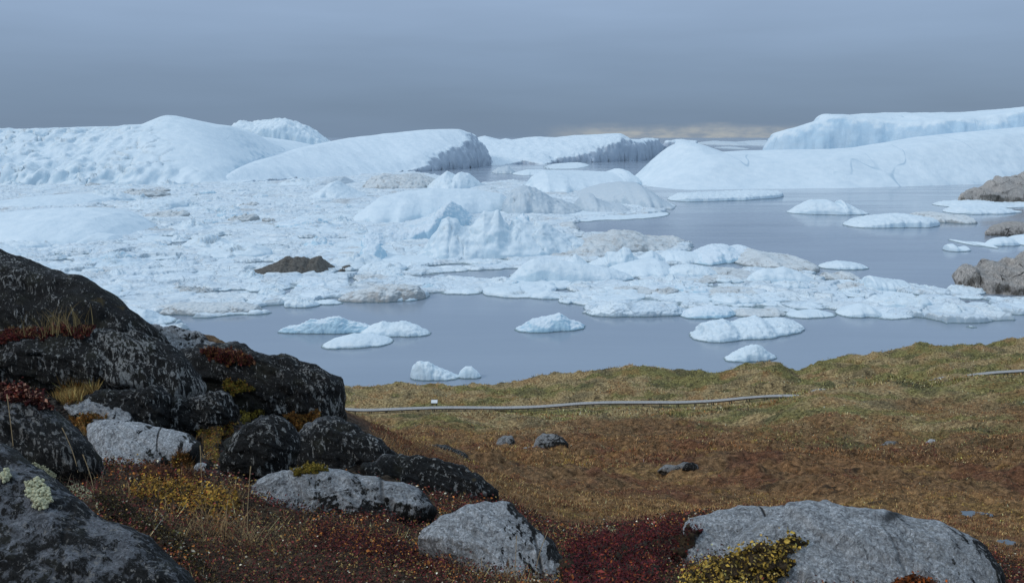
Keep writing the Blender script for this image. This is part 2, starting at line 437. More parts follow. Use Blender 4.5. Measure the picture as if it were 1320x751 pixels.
big_berg('iceberg', 'long rumpled iceberg across the middle horizon with a grey lower wall',
    [(598, 213), (640, 213), (672, 211), (700, 211.5), (718, 210), (770, 209), (826, 207), (856, 203), (905, 199), ('Y', 905, 2700), ('Y', 600, 2700)],
    [(598, 182, 2380), (612, 178, 2380), (625, 174.5, 2380), (645, 180, 2380), (660, 180.5, 2380), (690, 176, 2380), (716, 177, 2380), (740, 174.5, 2380), (770, 173, 2380), (800, 171.5, 2380), (812, 179, 2380),
     (832, 178, 2400), (850, 177.5, 2400), (880, 172, 2450), (895, 176, 2450), (905, 186, 2450),
     (620, 208, 2020), (660, 207, 2030), (690, 206, 2060), (712, 205, 2090), (740, 197, 2160), (766, 193, 2190), (790, 188, 2230), (822, 183, 2270), (850, 186, 2330), (880, 183, 2400),
     (640, 194, 2200), (690, 192, 2200), (620, 184, 2680), (700, 183, 2680), (800, 180, 2680), (900, 182, 2680)],
    2.4, edge=30, p=2.6, namp=2.5, nscale=0.015, rid=2.0, mat=M_GREY, eamp=10, eoct=1, crag=28, cliff=4.5,
    cap=[(590, 184), (598, 182), (612, 177.5), (625, 174), (634, 177), (645, 180), (652, 178), (660, 180), (675, 177.5), (690, 175.5), (716, 177), (740, 174), (770, 173), (800, 171.5), (808, 176), (813, 179.5), (824, 180), (832, 178), (850, 177.5), (866, 174), (880, 172), (894, 174), (897, 184), (910, 190)])
big_berg('iceberg', 'huge smooth whale-backed iceberg rising along the right side of the fjord',
    [(797, 233), (820, 238), (862, 247), (900, 247.5), (960, 245.5), (1010, 244), (1100, 243), (1200, 239.5), (1320, 236), (1500, 232), (1700, 230), ('Y', 1700, 1500), ('Y', 1300, 1560), ('Y', 1000, 1500), ('Y', 820, 1420)],
    [(800, 226, 1230), (812, 215, 1230), (825, 203, 1230), (842, 191, 1230), (862, 182, 1230), (880, 180, 1230), (898, 182.5, 1230), (912, 188, 1230), (932, 196, 1230), (960, 193.5, 1250), (1000, 192.5, 1260), (1050, 191.5, 1270),
     (1100, 189, 1290), (1140, 182.5, 1310), (1180, 175, 1330), (1250, 168, 1350), (1320, 162, 1370), (1500, 148, 1400), (1700, 140, 1400),
     (830, 225, 1110), (870, 222, 1080), (930, 224, 1070), (1000, 222, 1080), (1100, 217, 1090), (1200, 212, 1120), (1320, 205, 1150), (1500, 200, 1180), (1700, 198, 1180),
     (862, 195, 1420), (960, 200, 1460), (1100, 197, 1480), (1300, 176, 1520), (1700, 160, 1500),
     (1000, 207, 1150), (1150, 198, 1190), (1280, 186, 1230)],
    2.6, edge=85, p=1.35, namp=1.2, nscale=0.012, eamp=5, cliff=.6,
    cap=[(760, 250), (780, 240), (797, 228), (812, 214), (825, 203), (842, 191), (862, 182.5), (880, 179.5), (895, 182), (912, 187.5), (932, 195.5), (960, 193.2), (1000, 192), (1050, 191), (1100, 188.5), (1140, 182), (1180, 175), (1250, 168), (1320, 162), (1500, 148), (1700, 140)],
    fn=lambda X, Y: 2.2 * fbm(X / 190, Y / 120, 7, 2))
big_berg('iceberg', 'flat-topped iceberg with a blue cliff behind the whale-backed berg',
    [('Y', 976, 1700), ('Y', 1010, 1660), ('Y', 1100, 1640), ('Y', 1200, 1610), ('Y', 1420, 1590), ('Y', 1700, 1590), ('Y', 1700, 2050), ('Y', 1060, 2050), ('Y', 985, 1850)],
    [(980, 189, 1730), (989, 177, 1730), (1003, 171.5, 1730), (1030, 168, 1730), (1048, 163, 1730), (1055, 151, 1730), (1070, 149, 1730), (1100, 150, 1730), (1148, 152, 1730), (1156, 155, 1720), (1170, 154, 1720), (1184, 150, 1720), (1220, 151, 1710), (1270, 147, 1700), (1300, 143, 1700), (1320, 139.5, 1700), (1500, 132, 1700), (1700, 130, 1700),
     (1000, 177, 1820), (1060, 156, 1900), (1150, 156, 1980), (1300, 152, 1980), (1700, 142, 1980), (1003, 173, 1670), (1060, 152, 1655), (1150, 154, 1640), (1300, 146, 1620)],
    2.2, edge=34, p=1.8, namp=1.5, nscale=0.016, mat=M_CLIFF, eamp=10, escale=0.016, eoct=2, crag=30, cliff=2,
    fn=lambda X, Y: 1.2 * ridged(X / 90, Y / 200, 3, 2))

# ---- single floes: silhouette crest (px, py) from waterline end to waterline end, base = lowest waterline pixel
def floe(name, label, prof, base, mat=None, p=1.7, back=1.0, namp=0.12, nfreq=3.0, cham=0.0, cat='ice floe', group=None, seed=0, dirt=None, res=None, jag=0.0, front=1.0, rough=0.5, crag=0.8):
    pr = np.array(prof, float)
    xL, yL = on_z(pr[0, 0], pr[0, 1]); xR, yR = on_z(pr[-1, 0], pr[-1, 1])
    n_u = int(np.clip((pr[-1, 0] - pr[0, 0]) * 0.95, 36, 170)); n_v = int(np.clip(n_u * 0.5, 24, 60))
    u = np.linspace(0, 1, n_u); v = np.linspace(-1, 1, n_v)
    px = pr[0, 0] + u * (pr[-1, 0] - pr[0, 0])
    py = np.interp(px, pr[:, 0], pr[:, 1])
    Yr = np.interp(u, [0, 1], [yL, yR])
    x, _, h = at_y(px, py, Yr)
    h = np.maximum(h, 0.0)
    mid = 0.5 * (yL + yR); _, yb = on_z(pr[:, 0].mean(), base)
    fd = max(mid - yb, 0.10 * (xR - xL)) * front
    env = np.maximum(1 - np.abs(2 * u - 1) ** 3.2, 0) ** 0.55 + 0.03
    w1 = 1 + 0.2 * fbm(u * 4 + seed, 0 * u + 3.1, seed * 1.7, 3)
    w2 = 1 + 0.2 * fbm(u * 4 + seed, 0 * u + 9.1, seed * 1.3, 3)
    U, Vv = np.meshgrid(u, v)
    half = np.where(Vv < 0, fd * env * w1, fd * back * env * w2)
    X = np.broadcast_to(x, U.shape).copy(); Y = Yr + Vv * half
    Fv = (1 - np.abs(Vv) ** p) ** (1 / p)
    L = max(xR - xL, 1.0); hm = h.max()
    nz = fbm(X * nfreq / L * 2 + seed * 3.3, Y * nfreq / L * 3, seed, 5, 0.55) * namp * hm
    if jag > 0:
        f1, f2, r, ox, oy = worley(X * 9 / L + seed, Y * 12 / L, 3 + seed)
        nz = nz + jag * hm * ((r[..., 2] - 0.6) * 0.8 + ox * (r[..., 1] - .5) * 1.4 - 0.25 * sstep(.12, 0, f2 - f1))
    damp = np.clip(1.2 - Fv, 0.15, 1)
    Z = h * Fv + nz * np.where(Vv < 0, 1, 0.5) * Fv * damp * 1.1
    Z = np.where(np.abs(Vv) > 0.999, -0.8, Z)
    Z[:, 0] = -0.8; Z[:, -1] = -0.8
    nr = gridnormals(X, Y, Z)
    sc = crag * max(2.0, 0.5 * (hm + 0.12 * L))
    q = (np.stack([X, Y, Z * 1.3], -1) / sc)
    dsp = 0.6 * (ridged(q[..., 0] + seed, q[..., 1], q[..., 2], 4, 0.6) - .6) + 1.0 * fbm(q[..., 0] * 1.9, q[..., 1] * 1.9, q[..., 2] * 2.2 + seed, 4, .6)
    V = np.stack([X, Y, Z], -1) + nr * (rough * sc * 0.16 * dsp * (Z > -0.5))[..., None]
    V = V.reshape(-1, 3)
    at = None
    if dirt is not None:
        dd = dirt * sstep(-.1, .5, fbm(X * 8 / L + seed, Y * 8 / L, Z * 0.6, 4, 0.6)) 
        at = {'dirt': dd.ravel()}
    o = obj_local(name, V, grid_faces(n_v, n_u), mat or M_ICE, attrs=at, origin=(float(x.mean()), float(mid), 0.0))
    return tag(o, label, cat, group)

FL = []
def fl(label, prof, base, **kw):
    kw.setdefault('seed', len(FL) + 1)
    big = kw.pop('berg', False)
    o = floe('iceberg' if big else 'ice_floe', label, prof, base, cat='iceberg' if big else 'ice floe', **kw)
    q = np.array(prof); FL.append((q[:, 0].min() - 4, q[:, 0].max() + 4, q[:, 1].min() - 3, base + 2)); return o

# open water, front bay
fl('long bluish floe with a raised middle, leftmost of three in the bay', [(358, 428), (368, 421), (385, 419), (400, 412), (422, 409.5), (437, 407), (448, 413), (465, 416), (482, 421), (490, 427)], 430.5, mat=M_BLUE, jag=.12)
fl('smooth low white floe in front of two others in the bay', [(414, 445), (430, 437), (455, 430), (480, 431.5), (500, 436), (508, 440)], 449.5, rough=.18)
fl('white floe with two soft humps right of the long bluish floe', [(464, 429), (478, 420), (493, 414), (503, 417), (520, 414), (536, 419), (556, 430)], 434.5)
fl('lone wedge-topped floe in the middle of the bay below the pack', [(663, 425), (672, 421), (687, 411), (705, 408), (722, 403.5), (730, 409), (734, 412), (748, 416), (755, 421)], 428.5, mat=M_BLUE, jag=.1)
fl('broad ragged floe with a crumbling back in the right bay', [(890, 435), (902, 428), (907, 419), (925, 414), (934, 412), (945, 418), (962, 413), (978, 409), (988, 414), (1010, 411), (1028, 415), (1035, 421)], 438.5, jag=.22)
fl('small rounded white floe nearest the right tundra ridge', [(933, 464), (945, 456), (958, 448), (970, 444), (980, 445), (990, 453), (1001, 460)], 466.5)
fl('wedge of ice with a blunt raised end near the shore', [(529, 487), (531, 472), (540, 465), (551, 466), (560, 471), (575, 478), (594, 486)], 491, jag=.1, namp=.2)
fl('little domed ice lump beside the blunt wedge', [(590, 486), (593, 478), (600, 472), (608, 472), (616, 479), (621, 486)], 488.5, rough=.18)
fl('tiny ice scrap alone on the water by the right shore', [(1246, 421.5), (1252, 420), (1259, 421.5)], 422.6)
# right open water
fl('long low slab with a dark undercut edge below the whale-backed iceberg', [(862, 258), (880, 250), (930, 249), (980, 246), (1003, 247), (1008, 252)], 258.5, p=3.2, namp=.05, mat=M_ICE)
fl('domed floe with a notched right end in open water', [(1015, 274), (1030, 264), (1045, 257), (1065, 257), (1080, 263), (1083, 257), (1088, 261), (1105, 269), (1119, 275)], 277, jag=.12, rough=.18)
fl('long flat floe with a thin left point in the right open water', [(1090, 291), (1110, 283), (1140, 278), (1165, 276), (1200, 281), (1206, 288)], 294, p=2.6)
fl('rough low floe touching the long flat floe on its right', [(1170, 282), (1185, 274), (1205, 273), (1225, 277), (1245, 277), (1253, 286)], 288, mat=M_DIRTY, jag=.1)
fl('thin flat floe under the upper brown islet', [(1207, 265), (1225, 260), (1260, 258), (1290, 261), (1340, 258), (1400, 262)], 267.5)
fl('pale floe in front of the thin flat floe by the upper islet', [(1220, 274), (1235, 266), (1258, 264), (1285, 266), (1311, 272)], 276)
fl('small angular ice block left of the domes by the right islet', [(1218, 323), (1221, 315), (1228, 314), (1234, 319), (1245, 317), (1250, 322)], 324.5, jag=.15, rough=.18)
fl('sliver of ice behind the small angular block', [(1231, 312), (1240, 310.5), (1252, 314), (1270, 313), (1276, 317)], 319)
fl('smooth dome of ice under the small dark islet', [(1270, 316), (1282, 307), (1295, 305), (1305, 307), (1313, 315)], 317.5, rough=.18)
fl('white ice dome cut by the right edge of the view', [(1306, 314), (1318, 304), (1335, 302), (1352, 312)], 318, rough=.18)
fl('flat white floe alone right of the dirty flat-topped floe', [(1055, 344.5), (1062, 340), (1080, 336), (1100, 338), (1112, 341), (1119, 345)], 348)
# right pack
fl('rounded bluish floe at the top edge of the right pack', [(885, 336), (900, 325), (918, 316), (935, 315.5), (945, 319), (956, 316.5), (966, 319.5), (977, 326)], 338.5, mat=M_BLUE, namp=.2)
fl('dirty flat-topped floe with a brown underside in the right pack', [(938, 335), (948, 331), (960, 329), (978, 325.5), (1000, 331), (1030, 333), (1042, 337), (1048, 343)], 351, mat=M_DIRTY, p=3.0, jag=.08)
fl('pair of smooth bluish domes in the right pack', [(960, 364), (970, 352), (985, 345.5), (998, 346), (1010, 343.5), (1028, 349), (1045, 358), (1054, 363)], 367, rough=.18)
fl('crumbly brownish ice lump behind the wedge in the right pack', [(1058, 358), (1066, 351), (1078, 354), (1086, 350), (1096, 351), (1108, 358)], 362, mat=M_DIRTY, jag=.3)
fl('clean white wedge at the upper edge of the right pack', [(1111, 373), (1116, 364), (1121, 355.5), (1140, 359), (1165, 362), (1174, 369)], 377, namp=.05)
fl('white dome at the front edge of the right pack', [(1078, 405), (1090, 396), (1108, 391), (1120, 393), (1137, 405)], 410, rough=.18)
fl('very thin tilted plate at the front edge of the right pack', [(1126, 409), (1150, 404), (1170, 402), (1178, 406)], 411.5)
fl('long pale floe forming the left front of the right pack', [(755, 404), (768, 396), (790, 390), (815, 391), (840, 390), (870, 393), (888, 402)], 409, jag=.08, mat=M_PACK)
fl('bluish floe next along the front of the right pack', [(876, 407), (890, 398), (915, 394), (940, 396), (948, 404)], 411, mat=M_BLUE)
fl('brown-tinged low floe in the front row beside the bluish floe', [(943, 405), (958, 398), (980, 400), (1000, 397), (1014, 404)], 409.5, mat=M_DIRTY, jag=.2)
fl('white floe between the brown-tinged floe and the front dome', [(1010, 407), (1030, 401), (1055, 399), (1078, 405)], 410.5, rough=.18)
fl('shallow floe with a pointed middle between bay and right pack', [(681, 383), (690, 378), (706, 374), (718, 379), (731, 384)], 386, namp=.06)
fl('steep smooth white floe at the left tip of the right pack', [(652, 363), (665, 349), (678, 338), (688, 333.5), (720, 335), (760, 341), (790, 346), (812, 354), (818, 359)], 366, namp=.05, rough=.18)
fl('small white cone behind the steep smooth floe', [(726, 341), (736, 333), (741, 327), (750, 333), (760, 341)], 344, rough=.18)
fl('white floe with a little upright horn behind the right pack', [(757, 341), (772, 334), (780, 331), (783, 325), (798, 325), (803, 318.5), (811, 320), (816, 329), (826, 336), (830, 342)], 345, namp=.05)
fl('low white peak right of the horned floe', [(812, 338), (826, 330), (840, 322.5), (850, 328), (858, 336)], 340)
fl('wide smooth floe with a shaded overhang in the right pack', [(784, 348), (800, 342), (825, 337), (846, 334), (860, 339), (868, 348)], 358, namp=.05, rough=.18)
fl('flat white floe joining the rounded bluish floe on its left', [(848, 334), (862, 324), (880, 323.5), (900, 326), (906, 334)], 340, namp=.05)
fl('white floe with a folded rim in front of the rounded bluish floe', [(855, 354), (868, 343), (886, 340.5), (912, 344), (930, 355)], 358, namp=.1)
fl('grey speckled rubble berg between lead and right pack', [(686, 328), (710, 324), (740, 317), (760, 309), (778, 303), (796, 298), (818, 299), (838, 307), (858, 308), (872, 306), (884, 312)], 331, mat=M_DIRTY, jag=.25, dirt=.3)
# centre
fl('shattered white berg with upright spires in the centre', [(536, 331), (552, 312), (562, 299), (570, 284), (578, 279), (587, 281), (593, 290), (607, 292), (617, 282), (624, 272), (634, 274), (643, 271), (649, 284), (656, 291), (664, 283), (680, 284), (700, 287), (720, 297), (752, 309), (765, 322)], 334, berg=True, jag=.26, namp=.05, p=1.2, rough=.3)
fl('split upright slab of blue ice on the shattered central berg', [(662, 299), (666, 280), (674, 275), (681, 279), (684, 299)], 303, mat=M_BLUE, jag=.2, namp=.1)
fl('long ridge of clear blue ice left of the shattered berg', [(472, 312), (478, 298), (500, 296), (518, 294), (540, 287), (556, 278), (570, 267), (578, 263), (588, 268), (600, 277), (612, 285)], 313, mat=M_BLUE, berg=True, jag=.1, p=2.6)
fl('smooth broad white slope behind the blue ice ridge', [(458, 279), (490, 254), (520, 247), (560, 243.5), (610, 245), (645, 250), (670, 265)], 285, berg=True, namp=.04, mat=M_SNOW, rough=.18)
fl('dirty rubble ridge under the dark grey cliff', [(468, 242), (480, 229), (495, 224), (512, 226), (530, 224), (545, 226), (560, 231), (575, 240)], 246, mat=M_DIRTY, berg=True, jag=.35)
fl('white rubble peak right of the dirty ridge under the grey cliff', [(548, 242), (566, 228), (576, 221), (586, 226), (594, 222), (604, 224), (612, 231), (622, 240)], 246, berg=True, jag=.18)
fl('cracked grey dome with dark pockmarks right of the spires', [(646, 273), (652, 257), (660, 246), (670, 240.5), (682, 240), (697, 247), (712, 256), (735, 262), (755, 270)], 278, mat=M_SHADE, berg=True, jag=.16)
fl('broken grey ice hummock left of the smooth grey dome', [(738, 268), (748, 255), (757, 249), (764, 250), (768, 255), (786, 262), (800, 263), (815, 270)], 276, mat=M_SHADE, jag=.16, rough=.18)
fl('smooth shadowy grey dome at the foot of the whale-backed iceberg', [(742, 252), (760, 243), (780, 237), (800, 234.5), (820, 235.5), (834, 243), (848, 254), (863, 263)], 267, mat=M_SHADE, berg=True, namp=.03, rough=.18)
fl('thin ice shelf edging the lead below the grey domes', [(710, 281), (740, 278), (780, 275), (820, 274), (850, 272.5), (862, 273.5)], 284, p=2.8, rough=.18)
fl('small tuft of ice beside the smooth grey dome', [(843, 266), (848, 258), (852, 256), (860, 262), (870, 264)], 268, jag=.2, rough=.18)
fl('white slab squeezed between grey domes and whale-backed iceberg', [(676, 241), (686, 228), (702, 220), (740, 220.5), (790, 223), (800, 217.5), (808, 220), (822, 232)], 247, berg=True, namp=.04, mat=M_SNOW, rough=.18)
fl('small dirty floe at the left end of the open lead', [(716, 294), (725, 287), (738, 286), (747, 294)], 298, mat=M_DIRTY, jag=.2)
fl('blue-green ice chunk at the right end of the brown moraine', [(461, 334), (468, 319), (476, 314), (486, 315), (494, 323), (499, 334)], 339, mat=M_BLUE, jag=.12)
# left pack
fl('big smooth ice dome in the far left pack', [(-70, 288), (-30, 277), (20, 273), (70, 269), (110, 269.5), (140, 276), (160, 288), (178, 305)], 313, berg=True, namp=.04, mat=M_SNOW, rough=.18)
fl('long low ice swell above the big smooth dome', [(-20, 262), (20, 256), (60, 252), (100, 250.5), (130, 256), (140, 262)], 270, namp=.05, mat=M_SNOW, rough=.18)
fl('pair of low humps at the foot of the big smooth dome', [(62, 311), (75, 299), (92, 296), (108, 303), (128, 300), (146, 303), (158, 312)], 317, namp=.1, rough=.18)
fl('small sharp ice cone with a shaded side far in the left pack', [(404, 252), (418, 245), (426, 237), (433, 233), (442, 240), (456, 249), (470, 255)], 259, berg=True, namp=.08)
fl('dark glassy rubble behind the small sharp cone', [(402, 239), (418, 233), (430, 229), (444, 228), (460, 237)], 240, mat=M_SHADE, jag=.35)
fl('dirty pale slab at the front edge of the left pack', [(198, 402), (208, 394), (235, 390), (270, 391), (310, 390), (332, 394), (338, 401)], 406.5, mat=M_DIRTY, jag=.1)
fl('white lump low behind the dark rock ridge at the pack edge', [(150, 416), (168, 404), (188, 398), (205, 407), (228, 414)], 420)
fl('mud-stained jumble of ice at the right end of the left pack edge', [(436, 386), (448, 378), (466, 374), (486, 368), (510, 366), (538, 368), (546, 376), (549, 384)], 390, mat=M_DIRTY, jag=.3, dirt=.7)
fl('clean little floe in front of the mud-stained jumble', [(488, 387), (500, 381), (520, 379), (538, 381), (541, 386)], 389)
fl('low white floe left of the mud-stained jumble', [(398, 391), (412, 387), (428, 386), (443, 391)], 393)
fl('thin white floe lying off the pack between jumble and right pack', [(568, 377), (585, 373), (605, 373), (622, 377)], 380)
# small floes in the strip of water behind
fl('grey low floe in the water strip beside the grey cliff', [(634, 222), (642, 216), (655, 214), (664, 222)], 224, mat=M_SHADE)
fl('pale thin floe in the far water strip', [(660, 224), (680, 219), (700, 219), (722, 223)], 226)
fl('flat floe at the right of the far water strip', [(700, 216), (725, 213), (748, 210), (758, 212)], 217.5)

# far bergs low on the horizon
for lab, pr in (('distant pale iceberg low on the horizon, left of a smaller one', [(912, 186.6), (917, 183), (922, 181.5), (929, 182.5), (935, 182), (942, 186.2)]),
                ('distant ragged iceberg low on the horizon behind the cliff berg', [(955, 187.2), (962, 183.4), (968, 181.5), (976, 182), (981, 180.5), (992, 186.8)]),
                ('smallest distant iceberg on the sea horizon gap', [(930, 191.3), (942, 189), (953, 191.2)])):
    q = [(a, b) for a, b in pr]
    fl(lab, q, max(b for a, b in pr) + 0.9, berg=True, mat=M_SHADE, jag=.3, namp=.2)

# ---- brown moraine-covered berg in the pack
mm, nt, b = new_mat('moraine_rubble'); n = N(nt); p = n.pos()
c = n.ramp(n.noise(p, 0.9, 6, 0.7), [(0.3, (.07, .062, .052)), (0.5, (.16, .142, .12)), (0.7, (.26, .24, .21))])
n.L(c, b.inputs['Base Color']); b.inputs['Roughness'].default_value = 0.9
n.L(n.bump(n.noise(p, 1.2, 6, 0.7), 1.0, 1.2), b.inputs['Normal'])
fl('brown debris-covered ridge frozen into the left pack', [(310, 353), (330, 348.5), (345, 343), (358, 337), (364, 333), (371, 329.5), (377, 333), (384, 331), (393, 332), (399, 335), (405, 331.5), (412, 330), (417, 336), (424, 342), (432, 346), (438, 347)], 355, mat=mm, jag=.25, namp=.2, p=1.4)
fl('small brown boulder lump right of the debris ridge', [(436, 348), (443, 343), (449, 341.5), (455, 347)], 350, mat=mm, jag=.3)

# ---- crowded pack: brash sheet (stuff) + lodged floes
PACK = [(-460, 231), (268, 234), (330, 231), (400, 226), (470, 222), (525, 218), (545, 224), (580, 228), (620, 236), (660, 232), (720, 240), (800, 250), (862, 268), (858, 275), (760, 283), (738, 290), (746, 303), (800, 303),
        (875, 312), (880, 322), (860, 330), (940, 342), (1050, 347), (1100, 360), (1180, 366), (1212, 371), (1252, 376), (1330, 388), (1420, 392), (1420, 404),
        (1320, 404), (1240, 407), (1170, 411), (1000, 410), (880, 410), (765, 407), (756, 396), (720, 386), (690, 383), (655, 375), (600, 374), (540, 375), (546, 384), (440, 391), (330, 403), (225, 408), (215, 418), (-160, 430), (-460, 440)]
HOLE = [(560, 353), (600, 350), (664, 347), (655, 357), (646, 361), (600, 358)]
HOLE2 = [(880, 336), (945, 337), (950, 352), (900, 344)]
packp = [tuple(map(float, on_z(*q))) for q in PACK]; holep = [tuple(map(float, on_z(*q))) for q in HOLE]; hole2p = [tuple(map(float, on_z(*q))) for q in HOLE2]

pyv = np.arange(438, 216, -0.42); pxv = np.concatenate([np.arange(-440, -60, 5.0), np.arange(-60, 1400, 1.35)])
PX, PY = np.meshgrid(pxv, pyv)
X, Y = on_z(PX, PY)
def pack_height(X, Y):
    sc = 0.75 + 0.25 * sstep(350, 900, Y)
    near = 1 - 0.55 * sstep(620, 360, Y)
    wx = X + 5 * fbm(X / 22, Y / 22, 1, 3); wy = Y + 5 * fbm(X / 22, Y / 22, 5, 3)
    hgt = np.zeros_like(X); dirtv = np.zeros_like(X)
    for s, a, sd in ((34, 2.3, 1), (14, 2.0, 2), (6.5, 1.3, 3), (3, 0.6, 4)):
        f1, f2, r, ox, oy = worley(wx / s, wy / s, sd)
        plate = sstep(0.02, 0.02 + 0.9 / s, f2 - f1)
        tilt = ox * (r[..., 0] - .5) + oy * (r[..., 1] - .5)
        hgt = hgt + a * (near if s > 10 else 0.5 + 0.5 * near) * plate * (0.15 + 1.25 * r[..., 2] ** 2.2 + 2.0 * tilt)
        dirtv = dirtv + np.where(r[..., 3] > 0.86, 0.28, 0) * plate
        if s == 14: low = (r[..., 3] < 0.085)
        if s == 34: cell = r[..., 3]
    hgt = hgt * (0.45 + 0.8 * sstep(-.5, .6, fbm(X / 120, Y / 160, 2, 3)))
    hgt = np.where(hgt > 0, 2.6 * np.tanh(hgt / 2.6), hgt)
    return hgt, dirtv, low, cell
hgt, dirtv, low, cell = pack_height(X, Y)
d = sdist(X, Y, packp) + (cell - 0.5) * 26 * sstep(700, 350, Y) + 4 * fbm(X / 14, Y / 14, 3, 3)
d = np.minimum(d, -sdist(X, Y, holep) + 3 * fbm(X / 10, Y / 10, 2, 3)); d = np.minimum(d, -sdist(X, Y, hole2p))
Z = 0.25 + hgt
nearw = sstep(620, 380, Y)
Z = np.where(low & (nearw * 1.0 > 0.2), -0.35, Z)
Z = -1.2 + (Z + 1.2) * sstep(-0.5, 2.5, d)
patch = sstep(0.15, 0.6, fbm(X / 55, Y / 110, 9, 4))
dirtv = np.clip(dirtv * (0.25 + 1.3 * patch), 0, 0.6)
keep = (d > -8) | (np.minimum(sdist(X, Y, packp), -sdist(X, Y, holep)) > -35)
V = np.stack([X, Y, Z], -1).reshape(-1, 3)
V, Q, dv = compact(V, grid_faces(*X.shape, keep), dirtv.ravel())
tag(link('pack_ice', mk_mesh('pack_ice', V, Q, M_PACK, attrs={'dirt': dv})), 'crowded jumble of small broken pack ice filling the left of the fjord', 'pack ice', kind='stuff')

# prototypes of lodged floes
def floe_proto(seed, kind):
    nr, na = 26, 72
    r = np.linspace(0, 1, nr)[:, None]; a = np.linspace(0, 2 * np.pi, na, endpoint=False)[None]
    rs = random.Random(seed); k = rs.randint(5, 8)
    ca = np.sort(np.array([rs.uniform(0, 2 * np.pi) for _ in range(k)])); cr = np.array([rs.uniform(.72, 1.2) for _ in range(k)])
    R = np.interp(a, np.concatenate([ca - 2 * np.pi, ca, ca + 2 * np.pi]), np.tile(cr, 3)) + 0.10 * fbm(np.cos(a) * 3 + seed * 5, np.sin(a) * 3, seed, 3, 0.6)
    rr = r ** 0.7
    X = rr * R * np.cos(a) * 0.5; Y = rr * R * np.sin(a) * 0.5
    pw = {'flat': 9.0, 'dome': 2.6, 'peak': 1.25}[kind]
    Z = (1 - rr ** pw) ** (1 / min(pw, 3.0)) * (1 + 0 * a)
    tilt = rs.uniform(-1, 1), rs.uniform(-1, 1)
    f1, f2, q, ox, oy = worley(X * 3.0 + seed, Y * 3.0, seed)
    g1, g2, q2, ox2, oy2 = worley(X * 7 + seed, Y * 7, seed + 9)
    amp = {'flat': 0.35, 'dome': 0.34, 'peak': 0.5}[kind]
    fac = (q[..., 2] - .5) * 1.0 + 1.3 * (ox * (q[..., 0] - .5) + oy * (q[..., 1] - .5)) + 0.45 * (q2[..., 2] - .5) + .5 * (ox2 * (q2[..., 0] - .5) + oy2 * (q2[..., 1] - .5))
    Z = Z * (0.8 + 0.55 * (X * tilt[0] + Y * tilt[1]) + amp * fac + 0.6 * amp * fbm(X * 5 + seed, Y * 5, seed, 4, .6) - 0.3 * amp * sstep(.08, 0, f2 - f1))
    Z = np.where(r > 0.999, -0.6, Z)
    V = np.stack([X, Y, Z], -1).reshape(-1, 3)
    i = np.arange(nr * na).reshape(nr, na)
    q = np.stack([i[:-1], i[1:], np.roll(i[1:], -1, 1), np.roll(i[:-1], -1, 1)], -1).reshape(-1, 4)
    return V, q

PROT = []
kinds = ['flat'] * 5 + ['dome'] * 6 + ['peak'] * 4
for k, kd in enumerate(kinds):
    Vp, Qp = floe_proto(k + 1, kd)
    m = M_DIRTY if k in (3, 9) else (M_BLUE if k in (6, 13) else M_ICE)
    PROT.append((kd, mk_mesh('ice_floe', Vp, Qp, m)))
rnd = random.Random(5)
def place_floes(count, region, wmin, wmax, kindw, label, group, hmul=1.0):
    made = 0; tries = 0; pts = []
    rp = np.array(region)
    while made < count and tries < count * 60:
        tries += 1
        px = rnd.uniform(max(rp[:, 0].min(), -60), min(rp[:, 0].max(), 1380)); py = rnd.uniform(rp[:, 1].min(), rp[:, 1].max())
        if sdist(np.array(px), np.array(py), region) < 0 or sdist(np.array(px), np.array(py), PACK) < 1: continue
        if sdist(np.array(px), np.array(py), HOLE) > -3 or sdist(np.array(px), np.array(py), HOLE2) > -3: continue
        if any(a < px < b_ and c < py < d_ for a, b_, c, d_ in FL): continue
        w = wmin * (wmax / wmin) ** (rnd.random() ** 1.6)
        if any(abs(px - q[0]) < (w + q[2]) * 0.36 and abs(py - q[1]) < 3.2 for q in pts): continue
        pts.append((px, py, w))
        x, y = map(float, on_z(px, py)); W = w * y / F
        kd = rnd.choices(['flat', 'dome', 'peak'], kindw)[0]
        me = rnd.choice([q for q in PROT if q[0] == kd])[1]
        o = link('ice_floe', me, loc=(x, y, -0.15))
        D = W * rnd.uniform(0.7, 1.3)
        hh = min(W * {'flat': 0.07, 'dome': 0.17, 'peak': 0.26}[kd] * rnd.uniform(0.7, 1.3), 9) * hmul + {'flat': .6, 'dome': .8, 'peak': 1.0}[kd]
        o.scale = (W, D, hh); o.rotation_euler = (0, 0, rnd.uniform(-0.5, 0.5) + rnd.choice((0, math.pi)))
        tag(o, label, 'ice floe', group)
        made += 1
    return made
place_floes(62, [(660, 330), (1420, 372), (1420, 410), (700, 410), (640, 365)], 26, 95, (7, 3, 1), 'flat pale floe jammed among others in the right tongue of pack ice', 'floes jammed in the right tongue of pack ice', 0.8)
place_floes(90, [(-80, 236), (640, 236), (640, 290), (-80, 290)], 18, 75, (4, 5, 3), 'small white floe lodged in the far crowded pack ice', 'floes lodged in the far pack ice')
place_floes(140, [(-80, 290), (700, 290), (700, 385), (540, 392), (-80, 420)], 24, 110, (6, 5, 2), 'low white floe lodged in the near crowded pack ice of the left fjord', 'floes lodged in the near left pack ice', 0.8)
